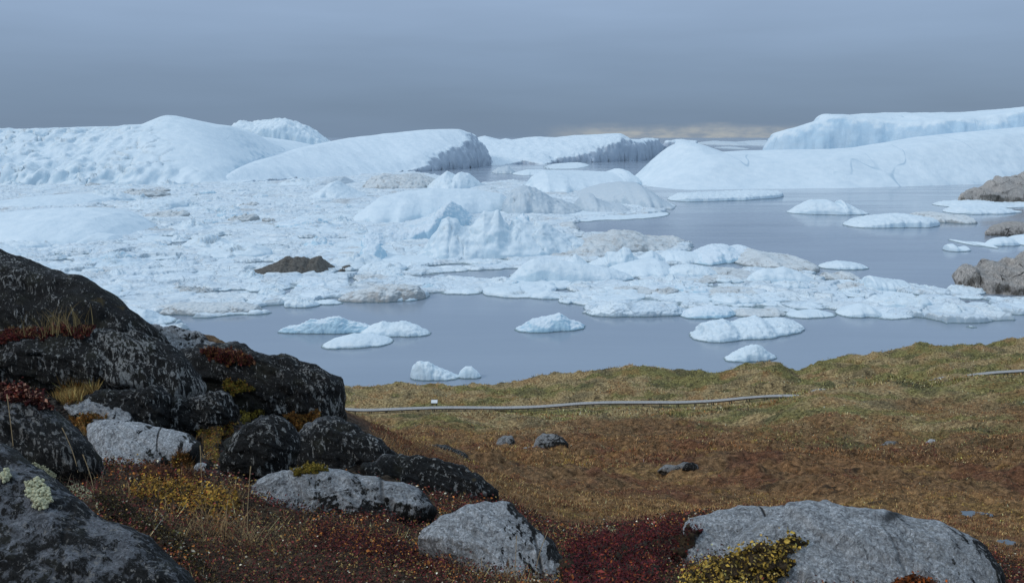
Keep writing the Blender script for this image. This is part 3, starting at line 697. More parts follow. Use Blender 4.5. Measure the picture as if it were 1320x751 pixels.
# ------------------------------------------------------------------ rock material
def rock_mat(name, base=(.27, .25, .245), dark=(.008, .0075, .007), pale=(.50, .47, .43), dark_amt=0.5, pale_amt=0.3, moss_amt=0.0, sc=1.0, steep=0.5, lee=0.1):
    """bare grey gneiss under black crust lichen (keeps to steep faces) and pale crust flecks, both drawn out down the face"""
    m, nt, b = new_mat(name); n = N(nt)
    p = n.obj(); nx, ny, nz = n.sep(n.nrm())
    q = n.mapping(p, (2.1 * sc, 2.8 * sc, .55 * sc), (0.35, -0.62, 0.3))      # long axis runs down to the right
    wav = n.noise(q, 2.0, 5, 0.62, 0.8)
    nA = n.noise(q, 5.0, 7, 0.72, 0.6)
    nB = n.noise(q, 15.0, 6, 0.74, 0.5)
    nC = n.noise(p, 55 * sc, 4, 0.75)
    gr = n.noise(p, 190 * sc, 2, 0.8)
    col = n.mix(n.maprange(nA, 0.34, 0.66), tuple(c * 0.82 for c in base), tuple(c * 1.2 for c in base))
    col = n.mix(1.0, col, n.ramp(nC, [(0.32, .62), (0.5, 1.08), (0.68, 1.5)]), 'MULTIPLY')
    col = n.mix(1.0, col, n.ramp(gr, [(0.3, .72), (0.7, 1.42)]), 'MULTIPLY')
    col = n.mix(1.0, col, n.ramp(nB, [(0.36, .50), (0.5, 1.15), (0.62, 1.6)]), 'MULTIPLY')
    # thin dark seams
    seam = n.maprange(n.math('ABSOLUTE', n.math('SUBTRACT', n.noise(q, 3.2, 5, 0.6, 0.9), 0.5)), 0.004, 0.016, 0.8, 0)
    col = n.mix(n.math('MULTIPLY', seam, n.maprange(nC, .4, .6)), col, tuple(c * .18 for c in base))
    jt = n.vor(n.mapping(q, (.3, .22, .5)), 1.0, 'DISTANCE_TO_EDGE')
    jm = n.math('MULTIPLY', n.maprange(jt, 0.003, 0.014, 1, 0), n.maprange(n.noise(p, .9 * sc, 3, .5), .46, .56))
    st = n.math('ADD', n.math('MULTIPLY', n.math('SUBTRACT', 0.72, nz), 0.30 * steep), n.math('MULTIPLY', n.math('SUBTRACT', nx, 0.2), lee))
    dk = n.math('ADD', n.math('ADD', n.math('MULTIPLY', wav, 0.45), n.math('MULTIPLY', nB, 0.55)), st)
    th = 0.66 - 0.32 * dark_amt
    rv = n.math('SUBTRACT', n.rnd(), 0.5)
    dk = n.math('ADD', dk, n.math('MULTIPLY', rv, 0.09))
    dmask = n.maprange(dk, th - 0.03, th + 0.03)
    dcol = n.mix(n.maprange(nC, 0.42, 0.66), dark, tuple(c * 2.5 + .012 for c in dark))
    dcol = n.mix(n.maprange(n.noise(p, 4 * sc, 4, .6), .5, .65, 0, .6), dcol, (.045, .043, .026))
    col = n.mix(dmask, col, dcol)
    pk = n.math('ADD', nB, n.math('MULTIPLY', n.math('SUBTRACT', wav, 0.5), 0.35))
    tp = 0.66 - 0.11 * pale_amt
    big = n.noise(p, 1.1 * sc, 3, .55)
    pm = n.maprange(n.math('ADD', n.math('ADD', n.noise(q, 17.0, 5, 0.72, 0.4), n.math('MULTIPLY', rv, -0.07)), n.math('ADD', n.math('MULTIPLY', n.math('SUBTRACT', nA, 0.5), 0.45), n.math('MULTIPLY', n.math('SUBTRACT', big, 0.5), 0.42))), tp, tp + 0.03)
    col = n.mix(n.math('MULTIPLY', pm, n.maprange(nC, .3, .55, .35, .95)), col, n.mix(nC, tuple(c * .5 for c in pale), pale))
    if moss_amt > 0:
        mk = n.math('ADD', n.noise(p, 2.6 * sc, 5, 0.65), n.math('MULTIPLY', nz, 0.18))
        tm = 0.82 - 0.3 * moss_amt
        col = n.mix(n.maprange(mk, tm, tm + .05), col, n.mix(nC, (.03, .022, .008), (.13, .09, .030)))
    col = n.mix(n.math('MULTIPLY', jm, .9), col, (.012, .011, .010))
    n.L(col, b.inputs['Base Color'])
    b.inputs['Roughness'].default_value = 0.7; b.inputs['Specular IOR Level'].default_value = 0.3
    h = n.math('ADD', n.math('MULTIPLY', nB, 0.55), n.math('MULTIPLY', nC, 0.22))
    h = n.math('SUBTRACT', n.math('ADD', h, n.math('MULTIPLY', nA, 0.8)), n.math('ADD', n.math('MULTIPLY', seam, 0.25), n.math('MULTIPLY', jm, 0.6)))
    n.L(n.bump(gr, 0.5, 0.006 / sc, n.bump(h, 1.0, 0.10 / sc)), b.inputs['Normal'])
    return m

R_DARK = rock_mat('black_lichened_rock', base=(.17, .17, .175), pale=(.66, .64, .60), dark_amt=0.9, pale_amt=0.80, moss_amt=0.16, sc=.75)
R_MID = rock_mat('streaked_grey_rock', base=(.38, .38, .385), pale=(.6, .58, .55), dark_amt=0.36, pale_amt=0.62, sc=1.15, steep=.6, lee=.20)
R_NEAR = rock_mat('near_dark_rock', base=(.20, .205, .22), dark_amt=0.5, pale_amt=0.75, moss_amt=.1, sc=1.9, steep=.5)
R_GREY = rock_mat('clean_grey_rock', base=(.44, .44, .445), pale=(.62, .60, .57), dark_amt=0.14, pale_amt=0.55, sc=1.9, steep=.35, lee=.85)
R_STEEP = rock_mat('white_streaked_black_rock', base=(.20, .20, .21), dark_amt=0.62, pale_amt=0.98, sc=1.2, steep=.8)
R_FAR = rock_mat('far_grey_rock', base=(.44, .395, .355), dark=(.13, .11, .09), dark_amt=0.2, pale_amt=0.1, sc=0.12)
R_VAL = rock_mat('valley_rock', base=(.26, .255, .25), dark_amt=0.45, pale_amt=0.6, sc=0.5, lee=.2)

ROCKS = []
def rock(name, label, poly, Y, tilt=0.5, thick=0.35, mat=None, p=2.4, rough=0.035, group=None, cat='rock', na=150, nr=46, seed=0, lift=0.75, center=None, bury=0.45, parent=None):
    """boulder: a closed rounded solid whose outline is the traced one; Y = distance of the outline's lowest point,
    tilt = how much farther (metres per metre of height) the top of the outline lies, thick = bulge relative to its size"""
    po = np.array(poly, float)
    # resample closed outline, smoothed
    nx = np.roll(po, -1, 0); seg = np.hypot(*(nx - po).T); cum = np.concatenate([[0], np.cumsum(seg)])
    s = np.linspace(0, cum[-1], na, endpoint=False)
    cl = np.vstack([po, po[:1]])
    ox = np.interp(s, cum, cl[:, 0]); oy = np.interp(s, cum, cl[:, 1])
    for _ in range(3):
        ox = 0.25 * np.roll(ox, 1) + 0.5 * ox + 0.25 * np.roll(ox, -1); oy = 0.25 * np.roll(oy, 1) + 0.5 * oy + 0.25 * np.roll(oy, -1)
    ybot = oy.max()
    # each outline point lies on a plane leaning back by tilt
    _, ry, rz = raydir(ox, oy); _, rby, rbz = raydir(660, ybot)
    zb = rbz / rby * Y
    Yo = (Y - tilt * zb) / (1 - tilt * rz / ry)
    Yo = np.clip(Yo, 0.3 * Y, 4 * Y)
    O = np.stack(at_y(ox, oy, Yo), -1)
    cx, cy = center if center else (ox.mean(), oy.mean())
    _, cry, crz = raydir(cx, cy)
    C = np.array(at_y(cx, cy, (Y - tilt * zb) / (1 - tilt * crz / cry)))
    size = math.sqrt(max(np.ptp(O[:, 0]), .01) * max(np.linalg.norm(np.ptp(O[:, 1:], axis=0)), .01))
    nrm = np.array([0, -1.0, tilt]); nrm /= np.linalg.norm(nrm)
    up = np.array([0, 0, 1.0]); out = lift * nrm + (1 - lift) * up; out /= np.linalg.norm(out)
    T = thick * size
    r = np.linspace(0, 1, nr) ** 0.75
    rows = []
    for rr in r:
        bulge = T * (1 - rr ** p) ** (1 / p)
        rows.append(C + (O - C) * rr + out * bulge)
    for rr in (0.97, 0.86, 0.6, 0.25):
        rows.append(C + (O - C) * rr - out * (bury * size * (1 - rr ** 2) ** 0.5) - up * 0.02)
    P = np.stack(rows, 0)
    nrw = P.shape[0]
    # displacement
    dP = np.gradient(P, axis=0); dA = (np.roll(P, -1, 1) - np.roll(P, 1, 1)) * .5
    nm = np.cross(dA, dP); nm /= np.maximum(np.linalg.norm(nm, axis=-1, keepdims=True), 1e-9)
    sgn = np.sign((nm[nr // 2] @ out).sum()); nm = nm * (sgn if sgn != 0 else 1)
    q = P / size
    sd = seed * 3.7
    # bedding-like directional relief plus rounded undulation
    dd = (q[..., 0] * .45 + q[..., 1] * .2 + q[..., 2] * 1.0)
    tq = dd * 4.2 + 0.7 * fbm(q[..., 0] * 2 + sd, q[..., 1] * 2, q[..., 2] * 2, 3); tf = tq - np.floor(tq)
    terr = sstep(.0, .25, tf) - tf          # ledges along the bedding
    disp = 1.5 * fbm(q[..., 0] * 1.7 + sd, q[..., 1] * 1.7, q[..., 2] * 1.7, 3) + 0.8 * (ridged(q[..., 0] * 1.8 + sd, dd * 5.5, q[..., 1] * 1.8, 4, .55) - .8) \
        + 0.5 * fbm(q[..., 0] * 9, q[..., 1] * 9, q[..., 2] * 9 + sd, 4, .6) + 0.9 * terr
    wgt = np.ones(nrw)[:, None]
    P = P + nm * (disp * rough * size * wgt)[..., None]
    P[0] = P[0].mean(0)
    i = np.arange(nrw * na).reshape(nrw, na)
    Q = np.stack([i[:-1], i[1:], np.roll(i[1:], -1, 1), np.roll(i[:-1], -1, 1)], -1).reshape(-1, 4)
    if sgn < 0: Q = Q[:, ::-1]
    V = P.reshape(-1, 3)
    org = np.array([C[0], C[1], V[:, 2].min()])
    o = link(name, mk_mesh(name, V - org, Q, mat or R_DARK), loc=org)
    if Y < 20: ROCKS.append((V, Q))
    tag(o, label, cat, group)
    return o

# ---- far right shores
rock('rocky_islet', 'brown rocky point above the thin floe at the upper right edge', [(1233, 256), (1243, 249), (1262, 243), (1285, 237), (1305, 232), (1330, 227), (1420, 215), (1440, 240), (1400, 262), (1330, 261), (1300, 259), (1270, 260)], 800, tilt=2.2, thick=.12, mat=R_FAR, cat='islet', rough=.022, seed=1)
rock('rocky_islet', 'small dark brown islet behind an ice dome at the right edge', [(1269, 301), (1275, 294), (1290, 291), (1310, 292), (1330, 291), (1370, 290), (1380, 305), (1340, 307), (1300, 306), (1280, 304)], 545, tilt=1.5, thick=.2, mat=R_FAR, cat='islet', rough=.015, seed=2)
rock('rocky_headland', 'folded grey rock headland with the right end of the pack against it', [(1240, 357), (1246, 351), (1258, 347), (1275, 341), (1290, 335), (1305, 331), (1325, 325), (1400, 305), (1440, 330), (1430, 400), (1340, 400), (1318, 394), (1300, 386), (1280, 379), (1262, 372), (1250, 366)], 330, tilt=1.9, thick=.09, p=1.5, mat=R_FAR, cat='headland', rough=.042, seed=3, na=200, nr=60)

# ---- foreground outcrop, far to near
rock('rock', 'dark lichened crag rising highest at the left edge of the view', [(-120, 290), (0, 335), (33, 347), (67, 360), (90, 371), (118, 387), (140, 399), (167, 411), (197, 428), (215, 446), (200, 460), (150, 470), (100, 470), (0, 470), (-120, 470)], 13.5, tilt=.55, thick=.22, seed=4, rough=.03)
rock('rock', 'grey slab sloping towards the water behind the dark crag', [(183, 414), (200, 418), (233, 424), (262, 436), (280, 447), (300, 462), (270, 470), (232, 470), (200, 455)], 14.5, tilt=1.3, thick=.12, mat=R_MID, seed=5)
rock('rock', 'long black streaked rock ending at the water edge beside the tundra', [(225, 462), (262, 449), (300, 452), (333, 461), (362, 466), (390, 473), (412, 482), (428, 491), (440, 504), (443, 522), (440, 545), (400, 550), (350, 545), (300, 535), (250, 520), (228, 490)], 11.8, tilt=.5, thick=.28, seed=6, rough=.035)
rock('rock', 'big bulging black rock with a bluish underside at the left edge', [(-110, 465), (-60, 452), (0, 442), (50, 433), (100, 430), (150, 430), (195, 433), (228, 455), (252, 482), (264, 508), (240, 525), (200, 520), (133, 515), (50, 512), (0, 505), (-110, 505)], 10.6, tilt=.35, thick=.3, seed=7, rough=.025)
rock('rock', 'blocky dark rock under the bulging black rock', [(113, 514), (130, 508), (160, 504), (190, 503), (208, 503), (217, 514), (220, 535), (214, 560), (190, 562), (170, 552), (140, 540), (116, 530)], 9.2, tilt=.4, thick=.32, mat=R_DARK, seed=8, rough=.04)
rock('rock', 'pale flat stone beside the orange turf under the blocky rock', [(84, 524), (100, 520), (135, 521), (160, 530), (176, 545), (165, 556), (130, 548), (95, 536)], 8.9, tilt=1.8, thick=.14, mat=R_MID, seed=9)
rock('rock', 'round-shouldered dark rock right of the blocky rock', [(213, 527), (232, 519), (253, 515), (278, 511), (295, 511), (306, 527), (300, 545), (280, 556), (255, 562), (225, 564), (212, 550)], 9.4, tilt=.5, thick=.34, seed=10, rough=.045)
rock('rock', 'steep-sided grey and black rock leaning in at the left edge', [(-150, 540), (-80, 505), (0, 504), (33, 512), (67, 526), (87, 541), (104, 563), (124, 587), (132, 604), (115, 622), (60, 630), (-20, 640), (-150, 640)], 4.6, tilt=.5, thick=.3, mat=R_STEEP, seed=11, rough=.022)
rock('rock', 'smooth flat light grey slab amid the turf left of centre', [(112, 549), (130, 546), (160, 547), (200, 551), (230, 556), (247, 562), (258, 573), (252, 586), (228, 594), (190, 602), (150, 606), (130, 598), (118, 572)], 6.2, tilt=1.4, thick=.14, mat=R_GREY, seed=12, rough=.018)
rock('rock', 'black humped boulder in front of the moss in the left outcrop', [(285, 604), (290, 583), (297, 566), (317, 553), (338, 542), (361, 536), (375, 546), (385, 566), (382, 595), (373, 612), (350, 622), (325, 625), (300, 618)], 7.0, tilt=.45, thick=.36, mat=R_DARK, seed=13, rough=.03)
rock('rock', 'dark ridge-backed rock right of the black humped boulder', [(378, 575), (390, 556), (404, 547), (422, 543), (440, 546), (455, 551), (474, 566), (494, 578), (512, 590), (522, 612), (500, 628), (460, 630), (420, 622), (385, 605)], 8.6, tilt=.5, thick=.3, seed=14, rough=.03)
rock('rock', 'long dark rock tapering down to the tundra right of the outcrop', [(462, 606), (490, 595), (517, 588), (545, 590), (565, 593), (585, 598), (600, 605), (616, 616), (632, 630), (642, 645), (620, 660), (580, 662), (530, 655), (480, 640)], 7.6, tilt=.5, thick=.26, seed=15, rough=.03)
rock('rock', 'two-lobed grey rock with black streaks below the dark ridge', [(319, 664), (322, 648), (332, 628), (347, 618), (375, 614), (405, 610), (432, 610), (465, 614), (490, 619), (515, 625), (535, 633), (553, 646), (562, 662), (540, 672), (500, 676), (450, 684), (405, 690), (360, 692), (330, 684)], 4.9, tilt=.85, thick=.22, mat=R_MID, seed=16, rough=.022)
rock('rock', 'rounded grey rock at the bottom centre of the view', [(536, 699), (547, 684), (562, 671), (588, 662), (622, 653), (655, 653), (676, 668), (696, 689), (715, 707), (728, 731), (735, 765), (720, 800), (660, 800), (630, 765), (605, 735), (570, 718)], 3.3, tilt=.8, thick=.22, mat=R_GREY, seed=17, rough=.018, na=200, nr=60)
rock('rock', 'pale bedded slab with a crack left of the widest front rock', [(880, 680), (888, 670), (915, 663), (945, 658), (975, 655), (1005, 653), (1030, 654), (1010, 690), (985, 715), (950, 745), (905, 745), (880, 715)], 3.9, tilt=1.3, thick=.1, mat=R_GREY, seed=18, rough=.016)
rock('rock', 'widest rounded grey rock at the bottom right with a black flank', [(915, 745), (945, 705), (975, 678), (1000, 664), (1024, 655), (1060, 656), (1084, 664), (1115, 665), (1150, 669), (1182, 677), (1215, 685), (1246, 699), (1270, 719), (1287, 748), (1290, 790), (1260, 830), (1080, 840), (930, 820)], 3.0, tilt=.9, thick=.2, mat=R_GREY, seed=19, rough=.016, na=220, nr=70)
rock('rock', 'small rounded pale stone between the flat slab and the black humped boulder', [(250, 604), (254, 597), (262, 596), (269, 600), (268, 609), (258, 612)], 6.1, tilt=.6, thick=.3, mat=R_GREY, seed=22, na=60, nr=18)
rock('rock', 'near rock under the pale lichen in the bottom left corner', [(-160, 640), (-80, 580), (0, 578), (38, 606), (70, 626), (105, 645), (140, 668), (170, 690), (200, 712), (232, 735), (262, 765), (262, 830), (100, 860), (-160, 860)], 1.9, tilt=.9, thick=.14, mat=R_NEAR, seed=20, rough=.02, na=220, nr=70)

# ---- boulders on the tundra below
VR = [('black boulder half sunk beyond the tapering dark rock', [(536, 590), (541, 580), (556, 574), (575, 576), (592, 582), (604, 588), (606, 598), (580, 602), (550, 600)], 33, R_DARK),
      ('dark rounded boulder left of another pair on the tundra', [(639, 576), (642, 566), (650, 562), (660, 562), (664, 568), (662, 577), (650, 580)], 56, R_VAL),
      ('blackish boulder with a flat pale stone at its left foot', [(687, 578), (691, 566), (700, 560), (716, 561), (729, 566), (733, 575), (718, 583), (700, 585)], 56, R_VAL),
      ('flat pale stone at the left foot of the blackish boulder', [(662, 586), (675, 578), (688, 576), (700, 583), (690, 589), (672, 590)], 53, R_GREY),
      ('light grey stone beside the foot of the tapering dark rock', [(630, 634), (634, 624), (645, 620), (655, 623), (658, 632), (648, 638)], 21, R_GREY),
      ('small dark rock in the red heath near mid picture', [(730, 611), (736, 605), (745, 603), (752, 608), (748, 614)], 38, R_VAL),
      ('dark low ledge of stones in the heath right of centre', [(846, 607), (856, 600), (871, 602), (884, 596), (899, 600), (903, 608), (880, 612), (860, 612)], 41, R_VAL),
      ('pale pointed stone on the brown heath', [(833, 583), (838, 577), (846, 577), (851, 582), (843, 586)], 56, R_GREY),
      ('grey stones half buried below the green slope', [(958, 568), (966, 561), (980, 560), (992, 565), (986, 571), (968, 572)], 66, R_VAL),
      ('low grey ledge in the heath below the green slope', [(998, 585), (1008, 579), (1022, 578), (1030, 583), (1018, 587)], 55, R_VAL),
      ('flat grey stone in the middle of the brown heath', [(1132, 576), (1142, 569), (1155, 569), (1162, 576), (1148, 580)], 60, R_VAL),
      ('white-flecked stone at the right in the heath', [(1192, 571), (1198, 566), (1206, 567), (1208, 572), (1200, 574)], 60, R_GREY),
      ('dark stone at the left foot of the green slope', [(879, 605), (884, 597), (893, 596), (899, 601), (895, 608)], 40, R_DARK)]
for k, (lab, poly, Y, m) in enumerate(VR):
    rock('boulder', lab, poly, Y, tilt=.7, thick=.3, mat=m, seed=30 + k, rough=.022, na=60, nr=18, cat='boulder')
# ------------------------------------------------------------------ tundra slope
GP = [  # ground control: photo pixel and distance
 (-200, 780, 2.0), (0, 790, 2.2), (150, 790, 2.4), (300, 770, 2.7), (350, 720, 3.4), (470, 745, 3.0), (520, 710, 3.8), (480, 672, 4.7), (300, 640, 4.6), (250, 602, 6.0), (150, 620, 4.6), (560, 650, 6.6), (650, 655, 7.6), (600, 680, 5.0),
 (-200, 640, 4.0), (-100, 600, 5.0), (60, 505, 9.2), (100, 545, 8.0), (230, 512, 10.2), (270, 560, 8.3), (300, 545, 9.0), (340, 630, 5.4), (400, 600, 7.8), (430, 560, 10), (80, 424, 13), (0, 428, 12.6), (-150, 430, 12), (150, 432, 13), (240, 462, 13.2), (300, 462, 14), (340, 520, 11.6),
 (760, 700, 5.0), (800, 735, 3.9), (850, 690, 5.2), (900, 690, 4.9), (870, 751, 3.5), (1000, 760, 3.2), (1290, 770, 4.4), (1500, 760, 5), (1000, 680, 6.0), (1200, 700, 6.2), (640, 751, 3.1),
 (720, 690, 9.5), (740, 665, 17), (800, 652, 24), (900, 648, 27), (1000, 646, 28), (1100, 655, 25), (1200, 664, 23), (1270, 668, 24), (1300, 710, 13), (1330, 740, 8), (1500, 690, 18), (1250, 640, 30), (700, 640, 25),
 (640, 620, 23), (600, 605, 28), (560, 600, 32), (700, 605, 40), (800, 610, 38), (900, 606, 41), (1100, 600, 44), (1300, 600, 42), (1500, 600, 40), (640, 580, 52), (760, 585, 53), (900, 580, 56), (1050, 582, 54), (1200, 572, 60), (1320, 565, 60), (1500, 560, 60),
 (480, 560, 75), (560, 553, 85), (700, 555, 82), (850, 548, 86), (1000, 552, 76), (1120, 535, 80), (1200, 530, 82), (1320, 520, 84), (1500, 510, 84),
 (440, 534, 128), (560, 530.5, 128), (700, 528, 124), (850, 524, 120), (960, 518, 115), (1040, 510, 110), (1040, 509, 100), (1090, 500, 103), (1150, 489.5, 106), (1230, 489, 110), (1330, 490.5, 112), (1500, 480, 112),
 (1100, 513, 127), (1170, 508, 137), (1215, 494, 138), (1250, 485.5, 136), (1320, 484.5, 136), (1500, 478, 136),
 (440, 515, 150), (560, 514, 152), (700, 508, 152), (850, 502, 150), (950, 500, 146), (1040, 496, 150), (1200, 472, 160), (1320, 468, 160), (1500, 462, 160),
 (400, 500, 172), (440, 501, 172), (500, 501.5, 172), (580, 505, 172), (640, 499, 173), (700, 491, 173), (760, 485, 174), (840, 478.5, 175), (880, 484, 176), (930, 481, 176), (985, 474, 176), (1005, 476, 176), (1020, 488, 182), (1040, 476, 186), (1080, 467, 188), (1150, 456, 190), (1200, 450, 192), (1270, 448, 193), (1320, 445, 193), (1500, 436, 193),
 (0, 500, 40), (200, 520, 40), (380, 548, 40), (-200, 480, 40), (0, 505, 100), (250, 520, 100), (400, 530, 110), (0, 506, 172), (250, 505, 172), (-200, 500, 172), (500, 570, 55)]
gp = np.array(GP)
_gx, _gy, _gz = raydir(gp[:, 0], gp[:, 1])
LS = 210.0
gfit = tps_fit(np.stack([_gx / _gy * 1143 , np.log(gp[:, 2]) * LS], -1), _gz / _gy, 2e-4)

def ycrest(th):
    return np.interp(th * 1143 + 660, [-400, 400, 1000, 1030, 1080, 1400], [172, 172, 176, 183, 188, 194])

def ground_base(x, y):
    y = np.maximum(y, 0.3); th = x / y
    yc = ycrest(th)
    ye = np.minimum(y, yc)
    s = gfit(th * 1143, np.log(ye) * LS)
    z = H + s * ye
    return np.where(y > yc, z - np.maximum(y - yc, 0) * 0.62 - 0.01 * np.maximum(y - yc, 0) ** 2 * 0, z)

def hummocks(x, y):
    """tundra relief: hummocks and hollows that grow with the open slope"""
    far = sstep(9, 40, y)
    a = 0.85 * far * fbm(x / 9, y / 14, 1.0, 4, 0.5)
    a = a + 0.22 * far * np.abs(fbm(x / 2.6, y / 3.4, 2.0, 3, 0.55))
    r = sstep(60, 100, y)
    a = a + r * 1.9 * (ridged((x + .5 * y) / 26, (y - .3 * x) / 12, 3.3, 3, 0.5) - 0.7) * 0.8
    a = a + 0.06 * fbm(x / 0.45, y / 0.5, 5.0, 4, 0.6) * sstep(2, 6, y)
    a = a + 0.30 * far * sstep(.0, .5, fbm(x / 3.5, y / 4.5, 9.0, 3, .5)) * sstep(120, 60, y)
    a = a + r * 0.55 * (ridged((x + .4 * y) / 8, (y - .3 * x) / 4, 8.3, 3, 0.55) - .6)
    a = a + far * 0.2 * (ridged(x / 1.1, y / 1.9, 6.0, 3, 0.55) - .5) * sstep(150, 60, y)
    dy = y - bw_y(x); bw = np.exp(-(dy / np.where(dy < 0, 30.0, 8.0)) ** 2)
    return np.where(a > 0, a * (1 - 0.97 * bw), a * (1 - .6 * bw))

BW = np.array([[float(v) for v in at_y(px, py, Y)] for px, py, Y in
      [(330, 536, 133), (400, 535, 131), (440, 534, 129), (500, 532, 128.5), (560, 531, 128), (630, 529.5, 126.5), (700, 528, 124.5), (770, 526.5, 122.5), (850, 523.5, 120), (900, 521.5, 118), (960, 518, 115), (1000, 514.5, 112.5), (1040, 510.5, 110.5),
       (1100, 513, 126), (1170, 508, 137), (1215, 493, 138), (1250, 485.2, 136.5), (1290, 484.6, 136.5), (1330, 484.8, 136.5), (1420, 485, 136)]])
def bw_y(x): return np.interp(x, BW[:, 0], BW[:, 1])

def ground(x, y):
    th = x / np.maximum(y, .3)
    low = sstep(-.14, -.26, th) * sstep(5.0, 6.5, y) * sstep(20, 13, y)
    return ground_base(x, y) + hummocks(x, y) - 0.03 * y * low

thv = (np.concatenate([np.linspace(-900, -60, 60)[:-1], np.linspace(-60, 1380, 820), np.linspace(1380, 2300, 60)[1:]]) - 660) / 1143
lyv = np.concatenate([np.linspace(math.log(1.0), math.log(14), 300)[:-1], np.linspace(math.log(14), math.log(200), 560)[:-1], np.log(np.linspace(200, 262, 24))])
TH, LY = np.meshgrid(thv, lyv)
Yg = np.exp(LY); Xg = TH * Yg
Zg = ground(Xg, Yg)
# ---- what grows where on the slope (plant colours and their patches)
PAL = dict(brown=(.215, .127, .066), dark=(.065, .038, .024), ochre=(.35, .21, .09), red=(.165, .054, .032), wine=(.10, .036, .028), yellow=(.58, .38, .09),
           tan=(.375, .275, .145), lime=(.215, .195, .075), scrub=(.072, .068, .045), rust=(.27, .125, .052), sage=(.24, .205, .11), straw=(.55, .35, .155))
PK = list(PAL); PV = np.array([PAL[k] for k in PK]) * np.array([1.22, 1.16, 1.08])
def veg_weights(x, y, ppx):
    a = fbm(x / 16, y / 22, 4.0, 4, .6); b_ = fbm(x / 5, y / 8, 8.0, 4, .6); c_ = fbm(x / 2.2, y / 3, 12.0, 3, .6); d_ = fbm(x / 9, y / 14, 20.0, 3, .6)
    p1 = fbm((x + .6 * y) / 17, (y - .4 * x) / 9, 31.0, 4, .6); p2 = fbm(x / 7, y / 5.5, 33.0, 4, .6)
    gr = sstep(58, 108, y + 24 * a + 22 * b_ + 14 * sstep(850, 1050, ppx)); br = 1 - gr
    W = dict(brown=br * 1.0 + gr * .12, dark=br * (.5 * sstep(-.1, .35, c_) + .16) + gr * .12, ochre=br * .8 * sstep(-.2, .4, d_),
             red=br * .85 * sstep(.08, .4, b_ + .3 * a) + gr * .15 * sstep(.2, .5, b_), wine=br * .9 * sstep(0, .4, b_ - .3 * c_), yellow=br * .5 * sstep(.40, .62, c_ + .5 * d_) + .006,
             tan=gr * 1.2 * sstep(-.25, .3, p1 + .35 * sstep(1000, 600, ppx)) + br * .12 * sstep(0, .4, p2), lime=gr * 1.2 * sstep(-.05, .35, -p1 + .25 * sstep(880, 1100, ppx)),
             scrub=gr * 1.3 * sstep(.18, .42, p2) + br * .25 * sstep(.2, .5, p2), rust=gr * .9 * sstep(.15, .45, -p2) + br * .6 * sstep(-.3, .3, p1), sage=gr * .35 + .03, straw=.08 + 0 * x)
    w = np.stack([np.broadcast_to(W[k], np.shape(x)) for k in PK], -1) ** 1.6
    return w
def pick(x, y, ppx, rng):
    w = veg_weights(x, y, ppx)
    cw = np.cumsum(w, 1); r = rng.random(len(x)) * cw[:, -1]
    return PV[(r[:, None] > cw).sum(1)]
# vegetation masks carried to the material
ppx, ppy = to_px(Xg, Yg, Zg)
wn1 = fbm(Xg / 16, Yg / 22, 4.0, 4, .6); wn2 = fbm(Xg / 5, Yg / 8, 8.0, 4, .6)
near = sstep(15, 7, Yg) * .9
vw = veg_weights(Xg, Yg, ppx); tintv = (vw @ PV) / vw.sum(-1, keepdims=True)
crust = sstep(-.10, -.20, TH) * sstep(5.0, 6.4, Yg) * sstep(22, 15, Yg)
V = np.stack([Xg, Yg, Zg], -1).reshape(-1, 3)
tm, nt, b = new_mat('tundra'); n = N(nt); p = n.pos()
f2 = n.noise(p, 3.2, 5, 0.7); f3 = n.noise(p, 14, 4, 0.7)
col = n.mix(1.0, n.attr('tint', 'Color'), n.ramp(f2, [(.36, .30), (.5, .85), (.64, 1.5)]), 'MULTIPLY')
col = n.mix(n.math('MULTIPLY', n.maprange(n.noise(p, 0.7, 5, .7), .57, .66), 0.7), col, (.036, .027, .019))
col = n.mix(n.attr('near'), col, n.mix(n.maprange(f3, .3, .7), (.016, .011, .008), (.12, .078, .042)))
col = n.mix(n.attr('crust'), col, n.mix(n.maprange(f3, .4, .6), (.010, .009, .008), (.06, .05, .042)))
col = n.mix(1.0, col, n.ramp(f3, [(.3, .5), (.7, 1.45)]), 'MULTIPLY')
n.L(col, b.inputs['Base Color']); b.inputs['Roughness'].default_value = 0.95; b.inputs['Specular IOR Level'].default_value = 0.1
hh = n.math('ADD', n.math('MULTIPLY', f2, 0.6), n.math('MULTIPLY', f3, 0.3))
n.L(n.bump(hh, 1.0, 0.22), b.inputs['Normal'])
tag(link('tundra_ground', mk_mesh('tundra_ground', V, grid_faces(*Xg.shape), tm, cols={'tint': tintv.reshape(-1, 3)}, attrs={'crust': crust.ravel(), 'near': near.ravel()})), kind='structure')

# puddle on the heath
pm, nt, b = new_mat('puddle_water'); b.inputs['Base Color'].default_value = (.10, .12, .14, 1); b.inputs['Roughness'].default_value = 0.06
def puddle(px, py, Y, w, d):
    x, y, _ = [float(v) for v in at_y(px, py, Y)]
    a = np.linspace(0, 2 * np.pi, 48, endpoint=False)
    R = 1 + 0.35 * fbm(np.cos(a) * 1.5, np.sin(a) * 1.5, px * .1, 3)
    X = x + w * R * np.cos(a); Y2 = y + d * R * np.sin(a)
    z = float(np.max(ground(X, Y2)) + 0.0)
    z = float(np.percentile(ground(X, Y2), 70))
    V = np.concatenate([np.stack([X, Y2, 0 * X + z], -1), [[x, y, z + .004]]])
    Fq = np.array([[i, (i + 1) % 48, 48] for i in range(48)])
    tag(link('puddle', mk_mesh('puddle', V, Fq, pm)), kind='structure')
puddle(1257, 668, 23.5, 0.42, 0.26)
puddle(1296, 703, 15.0, 0.17, 0.12)

